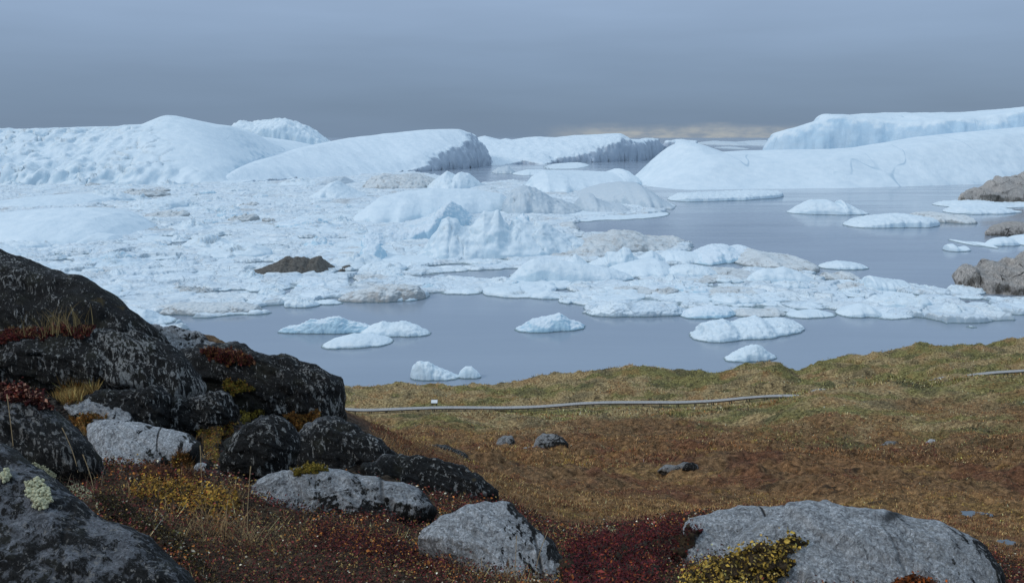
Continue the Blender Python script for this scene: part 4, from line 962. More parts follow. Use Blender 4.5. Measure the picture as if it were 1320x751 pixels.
# ------------------------------------------------------------------ boardwalk and sign
wood, nt, b = new_mat('weathered_plank'); n = N(nt); p = n.pos()
pl = n.noise(n.mapping(p, (3.5, .4, 1)), 2.0, 3, .6)
n.L(n.ramp(pl, [(.3, (.30, .28, .26)), (.7, (.48, .44, .41))]), b.inputs['Base Color']); b.inputs['Roughness'].default_value = 0.8
beam, nt, b = new_mat('dark_timber'); n = N(nt)
n.L(n.ramp(n.noise(n.pos(), 3, 4, .6), [(.3, (.05, .042, .035)), (.7, (.10, .085, .07))]), b.inputs['Base Color']); b.inputs['Roughness'].default_value = 0.85
def box_vf(c, u, v, w_):
    c, u, v, w_ = map(np.asarray, (c, u, v, w_))
    P = np.array([c + a * u + b_ * v + d * w_ for d in (-1, 1) for b_ in (-1, 1) for a in (-1, 1)])
    Q = np.array([[0, 2, 3, 1], [4, 5, 7, 6], [0, 1, 5, 4], [2, 6, 7, 3], [0, 4, 6, 2], [1, 3, 7, 5]])
    return P, Q
def merge(parts):
    V, Q, k = [], [], 0
    for P, q in parts:
        V.append(P); Q.append(q + k); k += len(P)
    return np.concatenate(V), np.concatenate(Q)
seg = np.hypot(*np.diff(BW[:, :2], axis=0).T); cum = np.concatenate([[0], np.cumsum(seg)])
def bw_at(s):
    x = np.interp(s, cum, BW[:, 0]); y = np.interp(s, cum, BW[:, 1]); return x, y
ss = np.arange(0, cum[-1], 0.4)
bx, by = bw_at(ss)
ker = np.ones(31) / 31
bz = np.maximum(ground(bx, by), np.maximum(ground(bx, by - .7), ground(bx, by + .7)))
bzp = np.pad(bz, 15, mode='edge'); bz = np.convolve(bzp, ker, 'valid') + 0.42
planks, beams, posts = [], [], []
o0 = np.array([bx[len(bx) // 2], by[len(bx) // 2], bz[len(bx) // 2] - .3])
for i in range(len(ss) - 1):
    a = np.array([bx[i], by[i], bz[i]]) - o0; c = np.array([bx[i + 1], by[i + 1], bz[i + 1]]) - o0
    t = c - a; L = np.linalg.norm(t); t /= L; sd_ = np.cross(t, [0, 0, 1.0]); sd_ /= np.linalg.norm(sd_); up = np.cross(sd_, t)
    for f in (0.25, 0.75):
        planks.append(box_vf(a + t * L * f, t * (L * .25 - .008), sd_ * 0.58, up * 0.025))
    for s_ in (-.45, .45):
        beams.append(box_vf((a + c) / 2 + sd_ * s_ - up * 0.11, t * L * .5, sd_ * 0.045, up * 0.08))
    if i % 6 == 0:
        for s_ in (-.45, .45): posts.append(box_vf(a + sd_ * s_ - up * 0.56, t * .05, sd_ * 0.05, up * 0.40))
bwo = empty('boardwalk', o0, 'pale narrow timber boardwalk crossing the tundra above the shore', 'boardwalk')
V, Q = merge(planks); link('deck', mk_mesh('deck', V, Q, wood, smooth=False), parent=bwo)
for k in (0, 1):
    bp = np.stack([bx, by, bz], -1) - o0; tg = np.gradient(bp, axis=0); sdv = np.cross(tg, [0, 0, 1.0]); sdv /= np.linalg.norm(sdv, axis=1, keepdims=True)
    cb = bp + sdv * (-.45, .45)[k] - np.array([0, 0, .11])
    V = np.stack([cb + sdv * a - np.array([0, 0, b_]) for a, b_ in ((-.045, -.08), (.045, -.08), (.045, .08), (-.045, .08))], 1).reshape(-1, 3)
    m_ = len(cb); ii = np.arange(m_ * 4).reshape(m_, 4)
    Q = np.stack([ii[:-1], np.roll(ii[:-1], -1, 1), np.roll(ii[1:], -1, 1), ii[1:]], -1).reshape(-1, 4)
    link('beam', mk_mesh('beam', V, Q, beam, smooth=False), parent=bwo)
step = max(2, 2 * (len(posts) // 2 // 45))
for k in range(0, len(posts) - 1, step):
    P, Q = merge(posts[k:k + 2]); link('support', mk_mesh('support', P, Q, beam, smooth=False), parent=bwo)

sx_, sy_ = float(at_y(560, 527, 130.2)[0]), 130.2
sz_ = float(ground(sx_, sy_)) + 0.1
wp, nt, b = new_mat('white_sign_panel'); b.inputs['Base Color'].default_value = (.80, .79, .77, 1); b.inputs['Roughness'].default_value = 0.4
so = empty('information_sign', (sx_, sy_, sz_), 'small white information board on two dark legs by the boardwalk', 'sign')
tl = math.radians(35)
P, Q = box_vf((0, 0, 1.3), (0.48, 0, 0), (0, .36 * math.cos(tl), .36 * math.sin(tl)), (0, -.02 * math.sin(tl), .02 * math.cos(tl)))
pn_ = link('panel', mk_mesh('panel', P, Q, wp, smooth=False), parent=so)
fr = []
for c_, u_, v_ in (((0, .36 * math.cos(tl), .36 * math.sin(tl)), (.51, 0, 0), (0, .02, .02)), ((0, -.36 * math.cos(tl), -.36 * math.sin(tl)), (.51, 0, 0), (0, .02, .02)), ((.5, 0, 0), (.02, 0, 0), (0, .38 * math.cos(tl), .38 * math.sin(tl))), ((-.5, 0, 0), (.02, 0, 0), (0, .38 * math.cos(tl), .38 * math.sin(tl)))):
    fr.append(box_vf(np.array((0, 0, 1.3)) + np.array(c_), u_, v_, (0, -.035 * math.sin(tl), .035 * math.cos(tl))))
V, Q = merge(fr); link('frame', mk_mesh('frame', V, Q, beam, smooth=False), parent=so)
for s_ in (-.34, .34):
    P, Q = box_vf((s_, .05, .48), (.07, 0, 0), (0, .06, 0), (0, 0, .78)); link('leg', mk_mesh('leg', P, Q, beam, smooth=False), parent=so)
# ------------------------------------------------------------------ vegetation
vm, nt, b = new_mat('tundra_plants'); n = N(nt)
cnode = n.attr('tint', 'Color')
n.L(cnode, b.inputs['Base Color']); b.inputs['Roughness'].default_value = 0.85; b.inputs['Specular IOR Level'].default_value = 0.15
R2 = np.random.default_rng(21)

def blades(P, Hh, Wd, lean, nb, colr, rng, spread=0.3, tipgain=1.25):
    """P (n,3) tuft feet; every tuft gets nb tapering blades. returns V, F, C"""
    nT = len(P)
    ang = rng.uniform(0, 2 * np.pi, (nT, nb)); ln = lean * rng.uniform(0.2, 1.0, (nT, nb))
    h = Hh[:, None] * rng.uniform(0.6, 1.15, (nT, nb)); wd = Wd[:, None] * rng.uniform(0.7, 1.3, (nT, nb))
    r0 = spread * Hh[:, None] * rng.uniform(0, 1, (nT, nb))
    bx = P[:, None, 0] + r0 * np.cos(ang); by = P[:, None, 1] + r0 * np.sin(ang); bz = P[:, None, 2] - 0.02 * Hh[:, None]
    fa = rng.uniform(0, np.pi, (nT, nb)); dx = np.cos(fa) * wd / 2; dy = np.sin(fa) * wd / 2
    tx = bx + np.cos(ang) * ln * h; ty = by + np.sin(ang) * ln * h; tz = bz + h * np.sqrt(np.maximum(1 - (ln * .8) ** 2, .1))
    V = np.stack([np.stack([bx - dx, by - dy, bz + 0 * dx], -1), np.stack([bx + dx, by + dy, bz + 0 * dx], -1), np.stack([tx, ty, tz], -1)], 2).reshape(-1, 3)
    Fq = np.arange(len(V)).reshape(-1, 3)
    C = np.repeat(colr[:, None, :], nb, 1) * np.exp(rng.normal(0, .58, (nT, nb, 1))) * np.exp(rng.normal(0, .22, (nT, 1, 1)))
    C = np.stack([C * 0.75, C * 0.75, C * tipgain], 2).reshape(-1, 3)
    return V, Fq, np.clip(C, 0.002, 0.9)

def scatter(nT, ylo, yhi, rng, pxlo=-120, pxhi=1440):
    """feet spread evenly over the slope as it lies open to the viewpoint"""
    px = rng.uniform(pxlo, pxhi, nT); ly = rng.uniform(math.log(ylo), math.log(yhi), nT)
    y = np.exp(ly); x = (px - 660) / 1143 * y
    return x, y, ground(x, y), px

BV, BF, BC, k0 = [], [], [], 0
for nT, ylo, yhi, hh, ww, nb in ((30000, 8, 20, (.035, .09), .009, 4), (56000, 18, 48, (.03, .085), .022, 4), (50000, 44, 100, (.07, .18), .06, 4), (42000, 95, 198, (.14, .38), .13, 4)):
    x, y, z, px = scatter(nT, ylo, yhi, R2)
    dy = y - bw_y(x); keep = ((dy > 1.0) | (dy < -3.5)) & ~((px < 470) & (y < 26))
    x, y, z, px = x[keep], y[keep], z[keep], px[keep]
    hv = R2.uniform(*hh, len(x)) * (1 + .5 * fbm(x / 3, y / 4, 3, 2))
    V, Q, C = blades(np.stack([x, y, z], -1), hv, np.full(len(x), ww) , 0.98, nb, pick(x, y, px, R2), R2, spread=1.5)
    BV.append(V); BF.append(Q + k0); BC.append(C); k0 += len(V)
tag(link('tundra_grass', mk_mesh('tundra_grass', np.concatenate(BV), np.concatenate(BF), vm, smooth=False, cols={'tint': np.concatenate(BC)})), kind='stuff')

def leaves(P, Nn, size, colr, rng, jitter=.6):
    """small folded leaves (two triangles each) at P, facing roughly along Nn"""
    m = len(P)
    d = Nn + jitter * rng.normal(size=(m, 3)); d /= np.linalg.norm(d, axis=1, keepdims=True)
    a = np.cross(d, rng.normal(size=(m, 3))); a /= np.maximum(np.linalg.norm(a, axis=1, keepdims=True), 1e-6)
    s = np.cross(d, a); L = size[:, None]
    V = np.stack([P - a * L * .5, P + s * L * .32 + d * L * .12, P + a * L * .5, P - s * L * .32 + d * L * .12], 1).reshape(-1, 3)
    return V, np.arange(4 * m).reshape(-1, 4), np.repeat(colr, 4, 0)

def leafcols(keys, w, m, rng, var=.35):
    i = rng.choice(len(keys), m, p=np.array(w) / sum(w))
    return np.clip(np.array(keys)[i] * rng.uniform(1 - var, 1 + var, (m, 1)), .002, .9)

# low heath on the near ground: sprigs of tiny leaves and dead straw
nS = 22000
px = R2.uniform(-60, 1400, nS); y = np.exp(R2.uniform(math.log(2.0), math.log(13), nS)); x = (px - 660) / 1143 * y
ok = (x / y > -.13) | (y < 5.8) | (R2.random(nS) < .2); x, y = x[ok], y[ok]; z = ground(x, y); nS = len(x)
zone = fbm(x / .8, y / .8, 3, 3); zone2 = fbm(x / .35, y / .4, 6, 3)
nl = 12
feet = np.repeat(np.stack([x, y, z], -1), nl, 0)
off = R2.normal(size=(nS * nl, 3)) * np.array([.022, .022, .0]) * np.repeat(y, nl)[:, None] ** .4
off[:, 2] = np.abs(R2.normal(size=nS * nl)) * .022 + .004
Pl = feet + off
keysA = [(.12, .026, .022), (.06, .02, .016), (.025, .018, .013), (.34, .12, .03), (.18, .115, .035), (.26, .17, .06), (.34, .30, .22)]
zz = np.repeat(np.stack([.65 + 0 * zone, .8 + 0 * zone, 1.3 + 0 * zone, .7 * sstep(.1, .5, zone2), .8 * sstep(.0, .5, -zone), .7 * sstep(.0, .5, zone), .05 + .2 * sstep(.25, .5, zone2)], -1), nl, 0)
cw = np.cumsum(zz, 1); ki = (R2.random(len(Pl))[:, None] * cw[:, -1:] > cw).sum(1)
cl = np.array(keysA)[ki] * np.exp(R2.normal(.25, .45, (len(Pl), 1)))
LV, LF, LC = leaves(Pl, np.tile([0, -.3, 1.0], (len(Pl), 1)), R2.uniform(.007, .016, len(Pl)) * np.repeat(np.clip(y / 4, .8, 1.8), nl), cl, R2)
tag(link('heath_plants', mk_mesh('heath_plants', LV, LF, vm, smooth=False, cols={'tint': LC})), kind='stuff')
# thin dead straw through the near heath
nS = 8500
px = R2.uniform(-60, 1400, nS); y = np.exp(R2.uniform(math.log(2.2), math.log(12), nS)); x = (px - 660) / 1143 * y
ok = fbm(x / .9, y / .9, 13, 3) > .02
x, y = x[ok], y[ok]
V, Q, C = blades(np.stack([x, y, ground(x, y)], -1), R2.uniform(.03, .09, len(x)), np.full(len(x), .0035) * np.clip(y / 4, .8, 2), .95, 4, np.tile(PAL['straw'], (len(x), 1)) * R2.uniform(.4, 1.0, (len(x), 1)), R2, spread=.4)
tag(link('dead_grass', mk_mesh('dead_grass', V, Q, vm, smooth=False, cols={'tint': C})), kind='stuff')

# ---- turf cushions and dwarf shrubs: a low mound with its own foliage
turf, nt, b = new_mat('turf'); n = N(nt); p = n.obj()
t3 = n.noise(p, 40, 4, .75)
n.L(n.ramp(t3, [(.3, (.016, .011, .007)), (.7, (.10, .06, .025))]), b.inputs['Base Color']); b.inputs['Roughness'].default_value = .95
n.L(n.bump(t3, 1.0, .03), b.inputs['Normal'])
from mathutils.bvhtree import BVHTree
_rv, _rq, _k = [], [], 0
for V_, Q_ in ROCKS:
    _rv.append(V_); _rq.append(Q_ + _k); _k += len(V_)
RB = BVHTree.FromPolygons(np.concatenate(_rv).tolist(), np.concatenate(_rq).tolist())
def ground_hit(px, py):
    px = np.asarray(px, float); py = np.asarray(py, float)
    Ys = np.geomspace(1.2, 18, 70)
    _, ry, rz = raydir(px, py); sl = rz / ry; th = (px - 660) / F / ry
    prev = np.full(px.shape, 1.2); out = np.full(px.shape, 18.0); done = np.zeros(px.shape, bool)
    for Y_ in Ys:
        below = (H + sl * Y_) < ground(th * Y_, np.full(px.shape, Y_))
        new = below & ~done; out[new] = Y_; done |= below
    lo = out / (Ys[1] / Ys[0]); hi = out.copy()
    for _ in range(6):
        m = .5 * (lo + hi); bl = (H + sl * m) < ground(th * m, m); hi = np.where(bl, m, hi); lo = np.where(bl, lo, m)
    return np.stack([th * hi, hi, ground(th * hi, hi)], -1)
def surf(px, py):
    """the nearest rock or ground point along each line of sight, and its normal"""
    g = ground_hit(px, py); Nn = np.tile([0, 0, 1.0], (len(g), 1)); P = g.copy()
    o_ = Vector((0, 0, H))
    for k in range(len(g)):
        d_ = Vector([float(v) for v in raydir(px[k], py[k])]).normalized()
        hit, no, _, dist = RB.ray_cast(o_, d_)
        if hit is not None and dist < (Vector(g[k]) - o_).length:
            P[k] = hit; Nn[k] = no if no.dot(d_) < 0 else -no
    return P, Nn
def mound(kind, label, cat, poly, Y, keys, w, nleaf, size, seed=0, blade=None, jitter=.7, height=.02, up=.5, h=.03, step=3.2, **_):
    """a mat of plants draped over the rock and soil it grows on, with its own foliage"""
    rng = np.random.default_rng(seed + 99); po = np.array(poly, float)
    gx = np.arange(po[:, 0].min() - 6, po[:, 0].max() + 6, step); gy = np.arange(po[:, 1].min() - 6, po[:, 1].max() + 6, step)
    GX, GY = np.meshgrid(gx, gy)
    sd_ = sdist(GX, GY, poly) + 6.0 * fbm(GX / 14, GY / 9, seed, 4, .6)
    P, Nn = surf(GX.ravel(), GY.ravel()); P = P.reshape(GX.shape + (3,)); Nn = Nn.reshape(P.shape)
    hh = h * sstep(0, 9, sd_) * (.75 + .7 * fbm(GX / 11, GY / 7, seed + 3, 3)) - .006
    S = P + Nn * hh[..., None]
    i_ = np.arange(GX.size).reshape(GX.shape)
    q = np.stack([i_[:-1, :-1], i_[1:, :-1], i_[1:, 1:], i_[:-1, 1:]], -1).reshape(-1, 4)
    yy = P[..., 1].ravel()[q]; ok = (sd_.ravel()[q] > -1.5).all(1) & (np.ptp(yy, axis=1) < .11 * yy.mean(1))
    q = q[ok]
    lab_ = np.arange(GX.size)            # keep the one largest connected mat
    for _i in range(400):
        mn = lab_[q].min(1); old = lab_.copy(); np.minimum.at(lab_, q.ravel(), np.repeat(mn, 4))
        if (lab_ == old).all(): break
    ql = lab_[q[:, 0]]; u_, n_ = np.unique(ql, return_counts=True); q = q[ql == u_[n_.argmax()]]
    Sv = S.reshape(-1, 3); V, Q, nv = compact(Sv, q, Nn.reshape(-1, 3))
    org = np.array([V[:, 0].mean(), V[:, 1].mean(), V[:, 2].min()])
    o = link(kind, mk_mesh(kind, V - org, Q, turf), loc=org); tag(o, label, cat)
    V = V - org
    # leaves spread evenly over the real area of the mat
    A = V[Q]; area = np.linalg.norm(np.cross(A[:, 2] - A[:, 0], A[:, 3] - A[:, 1]), axis=1) + 1e-9
    fi = rng.choice(len(Q), nleaf, p=area / area.sum()); a = rng.random((nleaf, 1)); b_ = rng.random((nleaf, 1))
    F4 = A[fi]; Pl = (F4[:, 0] * (1 - a) + F4[:, 3] * a) * (1 - b_) + (F4[:, 1] * (1 - a) + F4[:, 2] * a) * b_
    Nl = nv[Q[fi, 0]]
    L_ = max(np.ptp(V[:, 0]), .2)
    cv = fbm(Pl[:, 0] * 7 / L_ + seed, Pl[:, 1] * 7 / L_, Pl[:, 2] * 7 / L_, 3); cg = fbm(Pl[:, 0] * 2.5 / L_ + seed, Pl[:, 1] * 2.5 / L_, 4.0, 2)
    cols = leafcols(keys, w, nleaf, rng, .45) * np.exp(.55 * cv + .4 * cg)[:, None]
    Pz = Pl + Nl * (np.abs(rng.normal(size=(nleaf, 1))) * height * (1 + 1.2 * np.clip(cv, -.6, 1))[:, None])
    Vl, Fq, C = leaves(Pz, Nl * .6 + np.array([0, -.2, up]), np.exp(rng.normal(0, .32, nleaf)) * size, np.clip(cols, .002, .9), rng, jitter)
    link('foliage', mk_mesh('foliage', Vl, Fq, vm, smooth=False, cols={'tint': C}), parent=o)
    if blade:
        nb, hb, colb = blade
        k = rng.integers(0, nleaf, nb)
        Vl, Fq, C = blades(Pl[k], np.full(nb, hb), np.full(nb, .004 * Y / 5 + .0015), .8, 5, np.tile(colb, (nb, 1)) * rng.uniform(.5, 1.2, (nb, 1)), rng, spread=.3)
        link('foliage', mk_mesh('foliage', Vl, Fq, vm, smooth=False, cols={'tint': C}), parent=o)
    return o

ORG = [(.34, .14, .034), (.20, .09, .028), (.07, .04, .016), (.19, .14, .032)]
OLV = [(.19, .145, .024), (.10, .08, .018), (.28, .20, .035), (.04, .03, .012)]
REDK = [(.11, .020, .018), (.055, .014, .014), (.16, .04, .02), (.03, .014, .012)]
mound('moss_cushion', 'orange and olive moss hanging beside the black humped boulder', 'moss', [(250, 556), (262, 550), (280, 546), (305, 545), (319, 552), (312, 563), (296, 570), (289, 585), (286, 598), (275, 602), (266, 588), (259, 572), (250, 564)], 6.9, ORG[:3] + OLV[:3], (2, 2, 1, 2, 2, 1), 5000, .013, tilt=.6, seed=51, h=.09)
mound('moss_cushion', 'orange-brown moss cushion on top of the dark ridge-backed rock', 'moss', [(364, 534), (384, 529), (408, 531), (421, 541), (409, 556), (396, 567), (385, 560), (375, 546)], 8.25, ORG, (3, 2, 1, 1), 3500, .014, tilt=1.0, seed=52, h=.09)
mound('moss_cushion', 'small olive moss pad behind the black humped boulder', 'moss', [(306, 533), (322, 527), (344, 529), (352, 537), (335, 544), (314, 543)], 8.7, OLV, (2, 2, 1, 1), 2000, .018, seed=53)
mound('moss_cushion', 'olive moss pad under the long black streaked rock', 'moss', [(284, 493), (300, 487), (318, 491), (328, 503), (310, 510), (289, 506)], 11.0, OLV + ORG[:1], (2, 2, 1, 1, 1), 1800, .02, seed=54)
mound('heather_mat', 'red-brown heather along the skyline of the long black rock', 'heather', [(252, 452), (268, 447), (290, 449), (312, 454), (331, 462), (322, 471), (300, 470), (270, 463)], 12.2, REDK + ORG[1:2], (2, 2, 1, 1, 1), 3500, .024, seed=55, blade=(120, .07, (.25, .12, .06)), h=0.07)
mound('moss_cushion', 'yellow-olive turf pad above the two-lobed grey rock', 'moss', [(375, 603), (390, 597), (410, 594), (424, 594), (427, 605), (410, 612), (380, 614)], 6.75, OLV + [(.24, .15, .03)], (2, 1, 2, 1, 2), 4200, .008, seed=56, height=.008, h=.02, up=.2)
mound('heather_mat', 'dark red heather ledge between the two left-edge crags', 'heather', [(-90, 432), (0, 422), (40, 424), (80, 420), (110, 417), (152, 419), (154, 427), (110, 433), (50, 437), (0, 443), (-90, 452)], 11.2, REDK, (3, 2, 1, 1), 7000, .024, tilt=1.2, thick=.06, seed=57, blade=(150, .07, (.28, .17, .08)), h=0.05)
mound('turf_patch', 'tan grass tuft and turf in front of the bulging black rock', 'turf', [(70, 506), (82, 498), (96, 492), (112, 495), (124, 506), (118, 518), (98, 523), (78, 518)], 8.6, ORG, (2, 2, 1, 1), 2500, .018, seed=58, blade=(260, .16, (.34, .21, .07)), h=0.06)
mound('turf_patch', 'orange turf strip between the pale flat stone and the flat slab', 'turf', [(86, 540), (105, 533), (128, 535), (150, 546), (135, 552), (116, 556), (118, 574), (108, 580), (98, 560)], 6.9, ORG, (3, 2, 1, 1), 3000, .016, seed=59, blade=(100, .06, (.30, .17, .06)))
mound('heather_mat', 'reddish leafy mat along the foot of the bulging rock at far left', 'heather', [(-80, 500), (0, 496), (25, 498), (50, 503), (75, 512), (88, 523), (80, 532), (50, 526), (0, 514), (-80, 510)], 7.2, REDK + [(.40, .20, .13)], (2, 2, 1, 1, 1.6), 6000, .018, seed=60, thick=.1)
mound('turf_patch', 'brown grass tuft at the right end of the flat slab', 'turf', [(218, 590), (228, 584), (242, 585), (251, 593), (247, 602), (230, 604)], 5.5, ORG, (1, 3, 2, 1), 1500, .012, seed=61, blade=(120, .06, (.24, .12, .05)))
mound('heather_mat', 'rusty heather mound below the flat slab', 'heather', [(180, 606), (205, 600), (235, 604), (258, 612), (262, 622), (240, 630), (205, 628), (180, 620)], 4.6, [(.15, .045, .02), (.08, .03, .016), (.04, .02, .014)], (2, 2, 1), 4500, .012, seed=62, blade=(90, .07, (.2, .11, .06)))
mound('dwarf_shrub', 'golden leafed dwarf shrub patch left of the two-lobed rock', 'shrub', [(165, 634), (190, 626), (220, 628), (255, 632), (290, 640), (312, 652), (305, 668), (270, 672), (230, 664), (195, 652), (172, 646)], 3.9, [(.42, .24, .04), (.30, .16, .03), (.14, .08, .02), (.05, .03, .012), (.40, .13, .03)], (2, 2, 1, 1.5, .6), 5200, .012, seed=63, height=.03, blade=(60, .08, (.3, .2, .1)), h=0.05)
mound('dwarf_shrub', 'dark wine-red dwarf shrub mound at the bottom between the grey rocks', 'shrub', [(720, 712), (735, 700), (765, 695), (800, 690), (830, 682), (860, 677), (888, 675), (904, 684), (900, 702), (884, 716), (862, 732), (850, 752), (845, 800), (735, 810), (722, 760)], 3.5, [(.105, .017, .019), (.055, .013, .015), (.16, .03, .022), (.024, .010, .010), (.26, .07, .02)], (3, 3, 1.5, 2, .5), 16000, .0115, seed=64, height=.024, thick=.05, tilt=1.5, h=0.06)
mound('dwarf_shrub', 'thin grey-green leafy fringe along the top of the wine-red shrub', 'shrub', [(722, 706), (745, 696), (775, 690), (800, 683), (828, 675), (855, 668), (885, 664), (893, 669), (865, 676), (835, 682), (805, 690), (770, 697), (738, 706)], 3.85, [(.27, .24, .13), (.15, .13, .07), (.07, .06, .035), (.36, .31, .17)], (2, 2, 2, .6), 4200, .0105, seed=65, height=.018, thick=.03, h=0.05)
mound('dwarf_shrub', 'bright yellow dwarf willow growing on the pale bedded slab', 'shrub', [(868, 760), (890, 738), (915, 726), (940, 714), (962, 706), (980, 700), (1003, 698), (1022, 694), (1042, 698), (1034, 708), (1018, 717), (1026, 727), (1016, 740), (1000, 752), (985, 800), (880, 820)], 2.8, [(.60, .38, .07), (.45, .29, .06), (.22, .15, .04), (.05, .038, .018), (.68, .50, .16)], (2.2, 2, 1.5, 2.6, .6), 6800, .0125, seed=66, height=.016, thick=.035, tilt=1.3, jitter=1.0, h=0.045)
mound('turf_patch', 'orange leafed tuft at the bottom edge of the widest rock', 'turf', [(1140, 752), (1155, 745), (1180, 743), (1200, 748), (1205, 770), (1150, 780)], 2.55, [(.30, .08, .02), (.14, .05, .02), (.05, .02, .012)], (2, 2, 1), 1800, .011, seed=67)
mound('moss_cushion', 'dark mossy mat draped over the edge of the near left rock', 'moss', [(120, 642), (142, 640), (165, 650), (190, 668), (215, 686), (238, 700), (258, 722), (282, 752), (300, 800), (262, 790), (240, 742), (205, 718), (170, 698), (145, 678), (125, 660)], 2.35, [(.035, .025, .014), (.07, .045, .02), (.016, .012, .009), (.30, .27, .2), (.10, .09, .02)], (3, 2, 2, .35, .6), 9000, .009, seed=68, thick=.08, height=.015)
mound('dwarf_shrub', 'purple and orange leafed heath strip below the two-lobed rock', 'shrub', [(395, 688), (420, 680), (450, 686), (480, 690), (510, 698), (540, 712), (580, 730), (600, 748), (560, 748), (510, 735), (470, 728), (430, 716), (400, 704)], 3.15, [(.10, .022, .022), (.05, .015, .016), (.42, .15, .035), (.02, .012, .011), (.22, .08, .025)], (3, 2.5, .8, 2, 1), 9000, .0095, seed=69, thick=.05, tilt=1.6, height=.02, h=0.03)

# ---- grass tufts and lone stalks
def tuft(kind, label, px, py, Y, nb, hgt, wd, lean, colr, seed, spread=.12, cat='grass', arch=True):
    rng = np.random.default_rng(seed)
    x, y, z = [float(v) for v in surf(np.array([px]), np.array([py]))[0][0]]
    nseg = 5; Vs, Fs, Cs, k = [], [], [], 0
    for i in range(nb):
        a = rng.uniform(0, 2 * np.pi); l = lean * rng.uniform(.15, 1); h = hgt * rng.uniform(.55, 1.0)
        bx, by = rng.normal(size=2) * spread * hgt
        t = np.linspace(0, 1, nseg); r = l * h * t ** 1.7; zz_ = h * (t - .25 * l * t ** 3) - .02
        f = rng.uniform(0, np.pi); w_ = wd * (1 - t * .85) / 2
        c = np.stack([bx + r * np.cos(a), by + r * np.sin(a), zz_], -1); s = np.stack([w_ * np.cos(f), w_ * np.sin(f), 0 * w_], -1)
        V = np.concatenate([c - s, c + s]); q = np.array([[j, nseg + j, nseg + j + 1, j + 1] for j in range(nseg - 1)])
        Vs.append(V); Fs.append(q + k); k += len(V)
        Cs.append(np.tile(np.array(colr) * rng.uniform(.55, 1.25), (len(V), 1)))
    o = link(kind, mk_mesh(kind, np.concatenate(Vs), np.concatenate(Fs), vm, cols={'tint': np.concatenate(Cs)}), loc=(x, y, z))
    return tag(o, label, cat)
STR = (.46, .31, .16)
tuft('grass_tuft', 'spiky pale tan grass tuft in front of the two-lobed rock', 322, 706, 3.55, 60, .16, .003, .95, STR, 1)
tuft('grass_tuft', 'matted straw grass tuft left of the spiky pale tuft', 276, 688, 3.7, 170, .13, .003, 1.0, (.40, .25, .12), 2, spread=.5)
tuft('grass_tuft', 'wispy grass tuft against the front of the bottom centre rock', 655, 752, 2.85, 55, .13, .002, .6, STR, 3, spread=.15)
tuft('grass_tuft', 'dry grass wisps on the heather ledge near the left edge', 78, 424, 11.0, 90, .32, .009, .7, (.30, .21, .09), 4, spread=.5)
tuft('grass_tuft', 'upright faded grass before the dark bulging face', 93, 500, 8.2, 50, .32, .006, .45, (.22, .16, .09), 5, spread=.25)
tuft('grass_tuft', 'thin bleached grass between the leaning rock and flat slab', 118, 628, 3.9, 60, .17, .0025, .8, (.34, .26, .17), 6, spread=.5)
tuft('grass_tuft', 'low wispy grass right of the spiky tuft by the two-lobed rock', 352, 700, 3.6, 60, .10, .0025, .9, (.36, .24, .13), 7, spread=.6)
def stalk(label, px, py, Y, hgt, seed, lx=0.0):
    rng = np.random.default_rng(seed)
    x, y, z = [float(v) for v in surf(np.array([px]), np.array([py]))[0][0]]; hgt = hgt * y / Y; Y = y; z -= .01
    t = np.linspace(0, 1, 9); rad = np.where(t > .88, .0030, .0016) * Y / 4
    cx = lx * hgt * t ** 1.6; V, Fq = [], []
    for j in range(9):
        for a in range(5):
            V.append((cx[j] + rad[j] * math.cos(a * 1.2566), rad[j] * math.sin(a * 1.2566), hgt * t[j]))
    for j in range(8):
        for a in range(5): Fq.append((j * 5 + a, j * 5 + (a + 1) % 5, j * 5 + 5 + (a + 1) % 5, j * 5 + 5 + a))
    o = link('grass_stalk', mk_mesh('grass_stalk', np.array(V), np.array(Fq), vm, cols={'tint': np.tile((.50, .36, .20), (45, 1))}), loc=(x, y, z))
    tag(o, label, 'grass stalk')
stalk('tall dry grass stalk standing before the olive moss', 261, 642, 4.1, .28, 1, .02)
stalk('tall dry grass stalk standing before the two-lobed grey rock', 319, 697, 3.5, .34, 2, .09)
stalk('shorter bent grass stalk between the two tall ones', 291, 680, 3.7, .14, 3, .12)
stalk('bleached grass stalk leaning left before the steep left-edge rock', 100, 606, 4.0, .22, 4, -.25)
stalk('grass stalk with bent tip near the pale lichen', 121, 632, 3.6, .17, 5, -.2)
stalk('pale grass stalk at the far left before the dark hollow', 17, 574, 4.0, .26, 6, -.02)
stalk('curved grass stalk rising before the bottom centre rock', 690, 740, 2.9, .17, 7, .25)
stalk('straight grass stalk rising before the bottom centre rock', 664, 745, 2.9, .17, 8, .03)
stalk('fine grass stalk at the left end of the bottom centre rock', 536, 700, 3.4, .06, 9, .05)

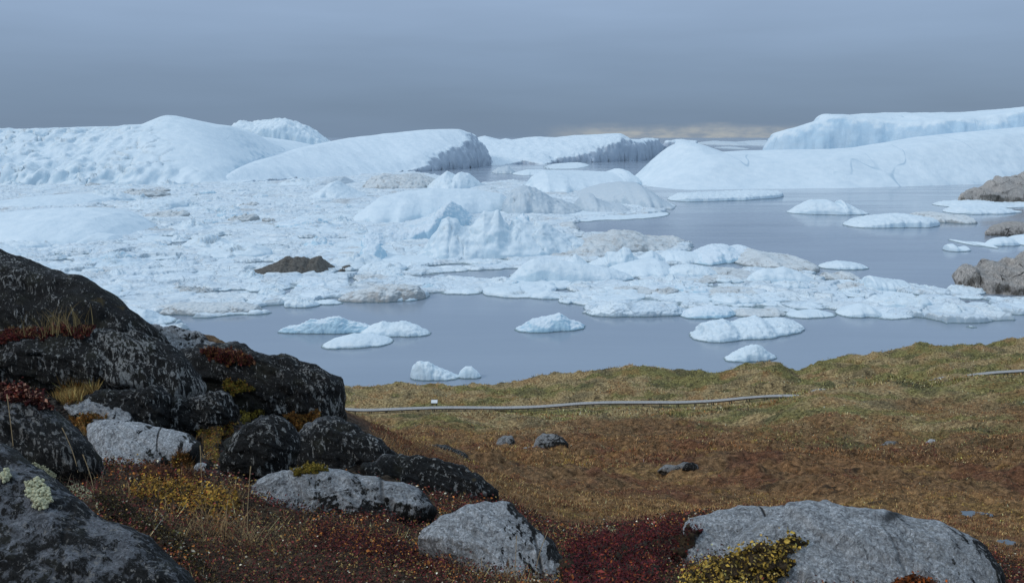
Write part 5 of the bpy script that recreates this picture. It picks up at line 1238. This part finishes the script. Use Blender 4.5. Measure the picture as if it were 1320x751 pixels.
# ---- pale lichen cushions
lm, nt, b = new_mat('pale_lichen'); n = N(nt)
n.L(n.ramp(n.noise(n.obj(), 90, 4, .7), [(.3, (.30, .28, .17)), (.65, (.62, .59, .38))]), b.inputs['Base Color']); b.inputs['Roughness'].default_value = .95
def ico():
    import bmesh
    bm = bmesh.new(); bmesh.ops.create_icosphere(bm, subdivisions=2, radius=1)
    V = np.array([v.co[:] for v in bm.verts]); Fq = np.array([[v.index for v in f.verts] for f in bm.faces]); bm.free(); return V, Fq
IV, IF = ico()
def lichen(label, poly, Y, nl, seed, tilt=.9):
    rng = np.random.default_rng(seed); po = np.array(poly, float)
    Vs, Fs, k = [], [], 0; cnt = 0
    yb = po[:, 1].max(); _, ry, rz = raydir(660, yb); zb = rz / ry * Y
    cx_ = rng.uniform(po[:, 0].min() - 4, po[:, 0].max() + 4, nl * 5); cy_ = rng.uniform(po[:, 1].min() - 4, po[:, 1].max() + 4, nl * 5)
    ok = sdist(cx_, cy_, poly) + 2.0 * fbm(cx_ / 7, cy_ / 6, seed, 3, .65) > 0
    cx_, cy_ = cx_[ok][:nl], cy_[ok][:nl]
    P, Nn = surf(cx_, cy_)
    md = np.median(P[:, 1]); kp = np.abs(P[:, 1] - md) < .2; P, Nn = P[kp], Nn[kp]
    for cnt in range(len(P)):
        r = rng.uniform(.0018, .0048)
        V = IV * (1 + .5 * fbm(IV[:, 0] * 2.2 + cnt, IV[:, 1] * 2.2, IV[:, 2] * 2.2, 3, .7))[:, None] * r + P[cnt] + Nn[cnt] * rng.uniform(0, .012)
        Vs.append(V); Fs.append(IF + k); k += len(V)
    V = np.concatenate(Vs); org = np.array([V[:, 0].mean(), V[:, 1].mean(), V[:, 2].min()])
    tag(link('lichen_cushion', mk_mesh('lichen_cushion', V - org, np.concatenate(Fs), lm), loc=org), label, 'lichen')
lichen('long pale lichen cushion uppermost on the near left rock', [(36, 600), (46, 596), (60, 601), (73, 610), (72, 617), (58, 613), (44, 608)], 2.32, 420, 1)
lichen('broad ragged lichen cushion below the long one on the near rock', [(34, 624), (48, 618), (62, 630), (66, 645), (58, 657), (46, 652), (38, 640)], 2.2, 420, 2)
lichen('pale lichen cushion beside the dark mossy mat', [(82, 628), (94, 618), (106, 628), (118, 636), (120, 650), (110, 656), (100, 645), (92, 636)], 2.28, 520, 3)
lichen('smallest lichen clump at the right of the near rock', [(122, 652), (132, 646), (135, 658), (128, 662)], 2.28, 130, 4)
lichen('small lichen clump at the far left of the near rock', [(0, 612), (8, 606), (14, 614), (6, 622)], 2.2, 110, 5)
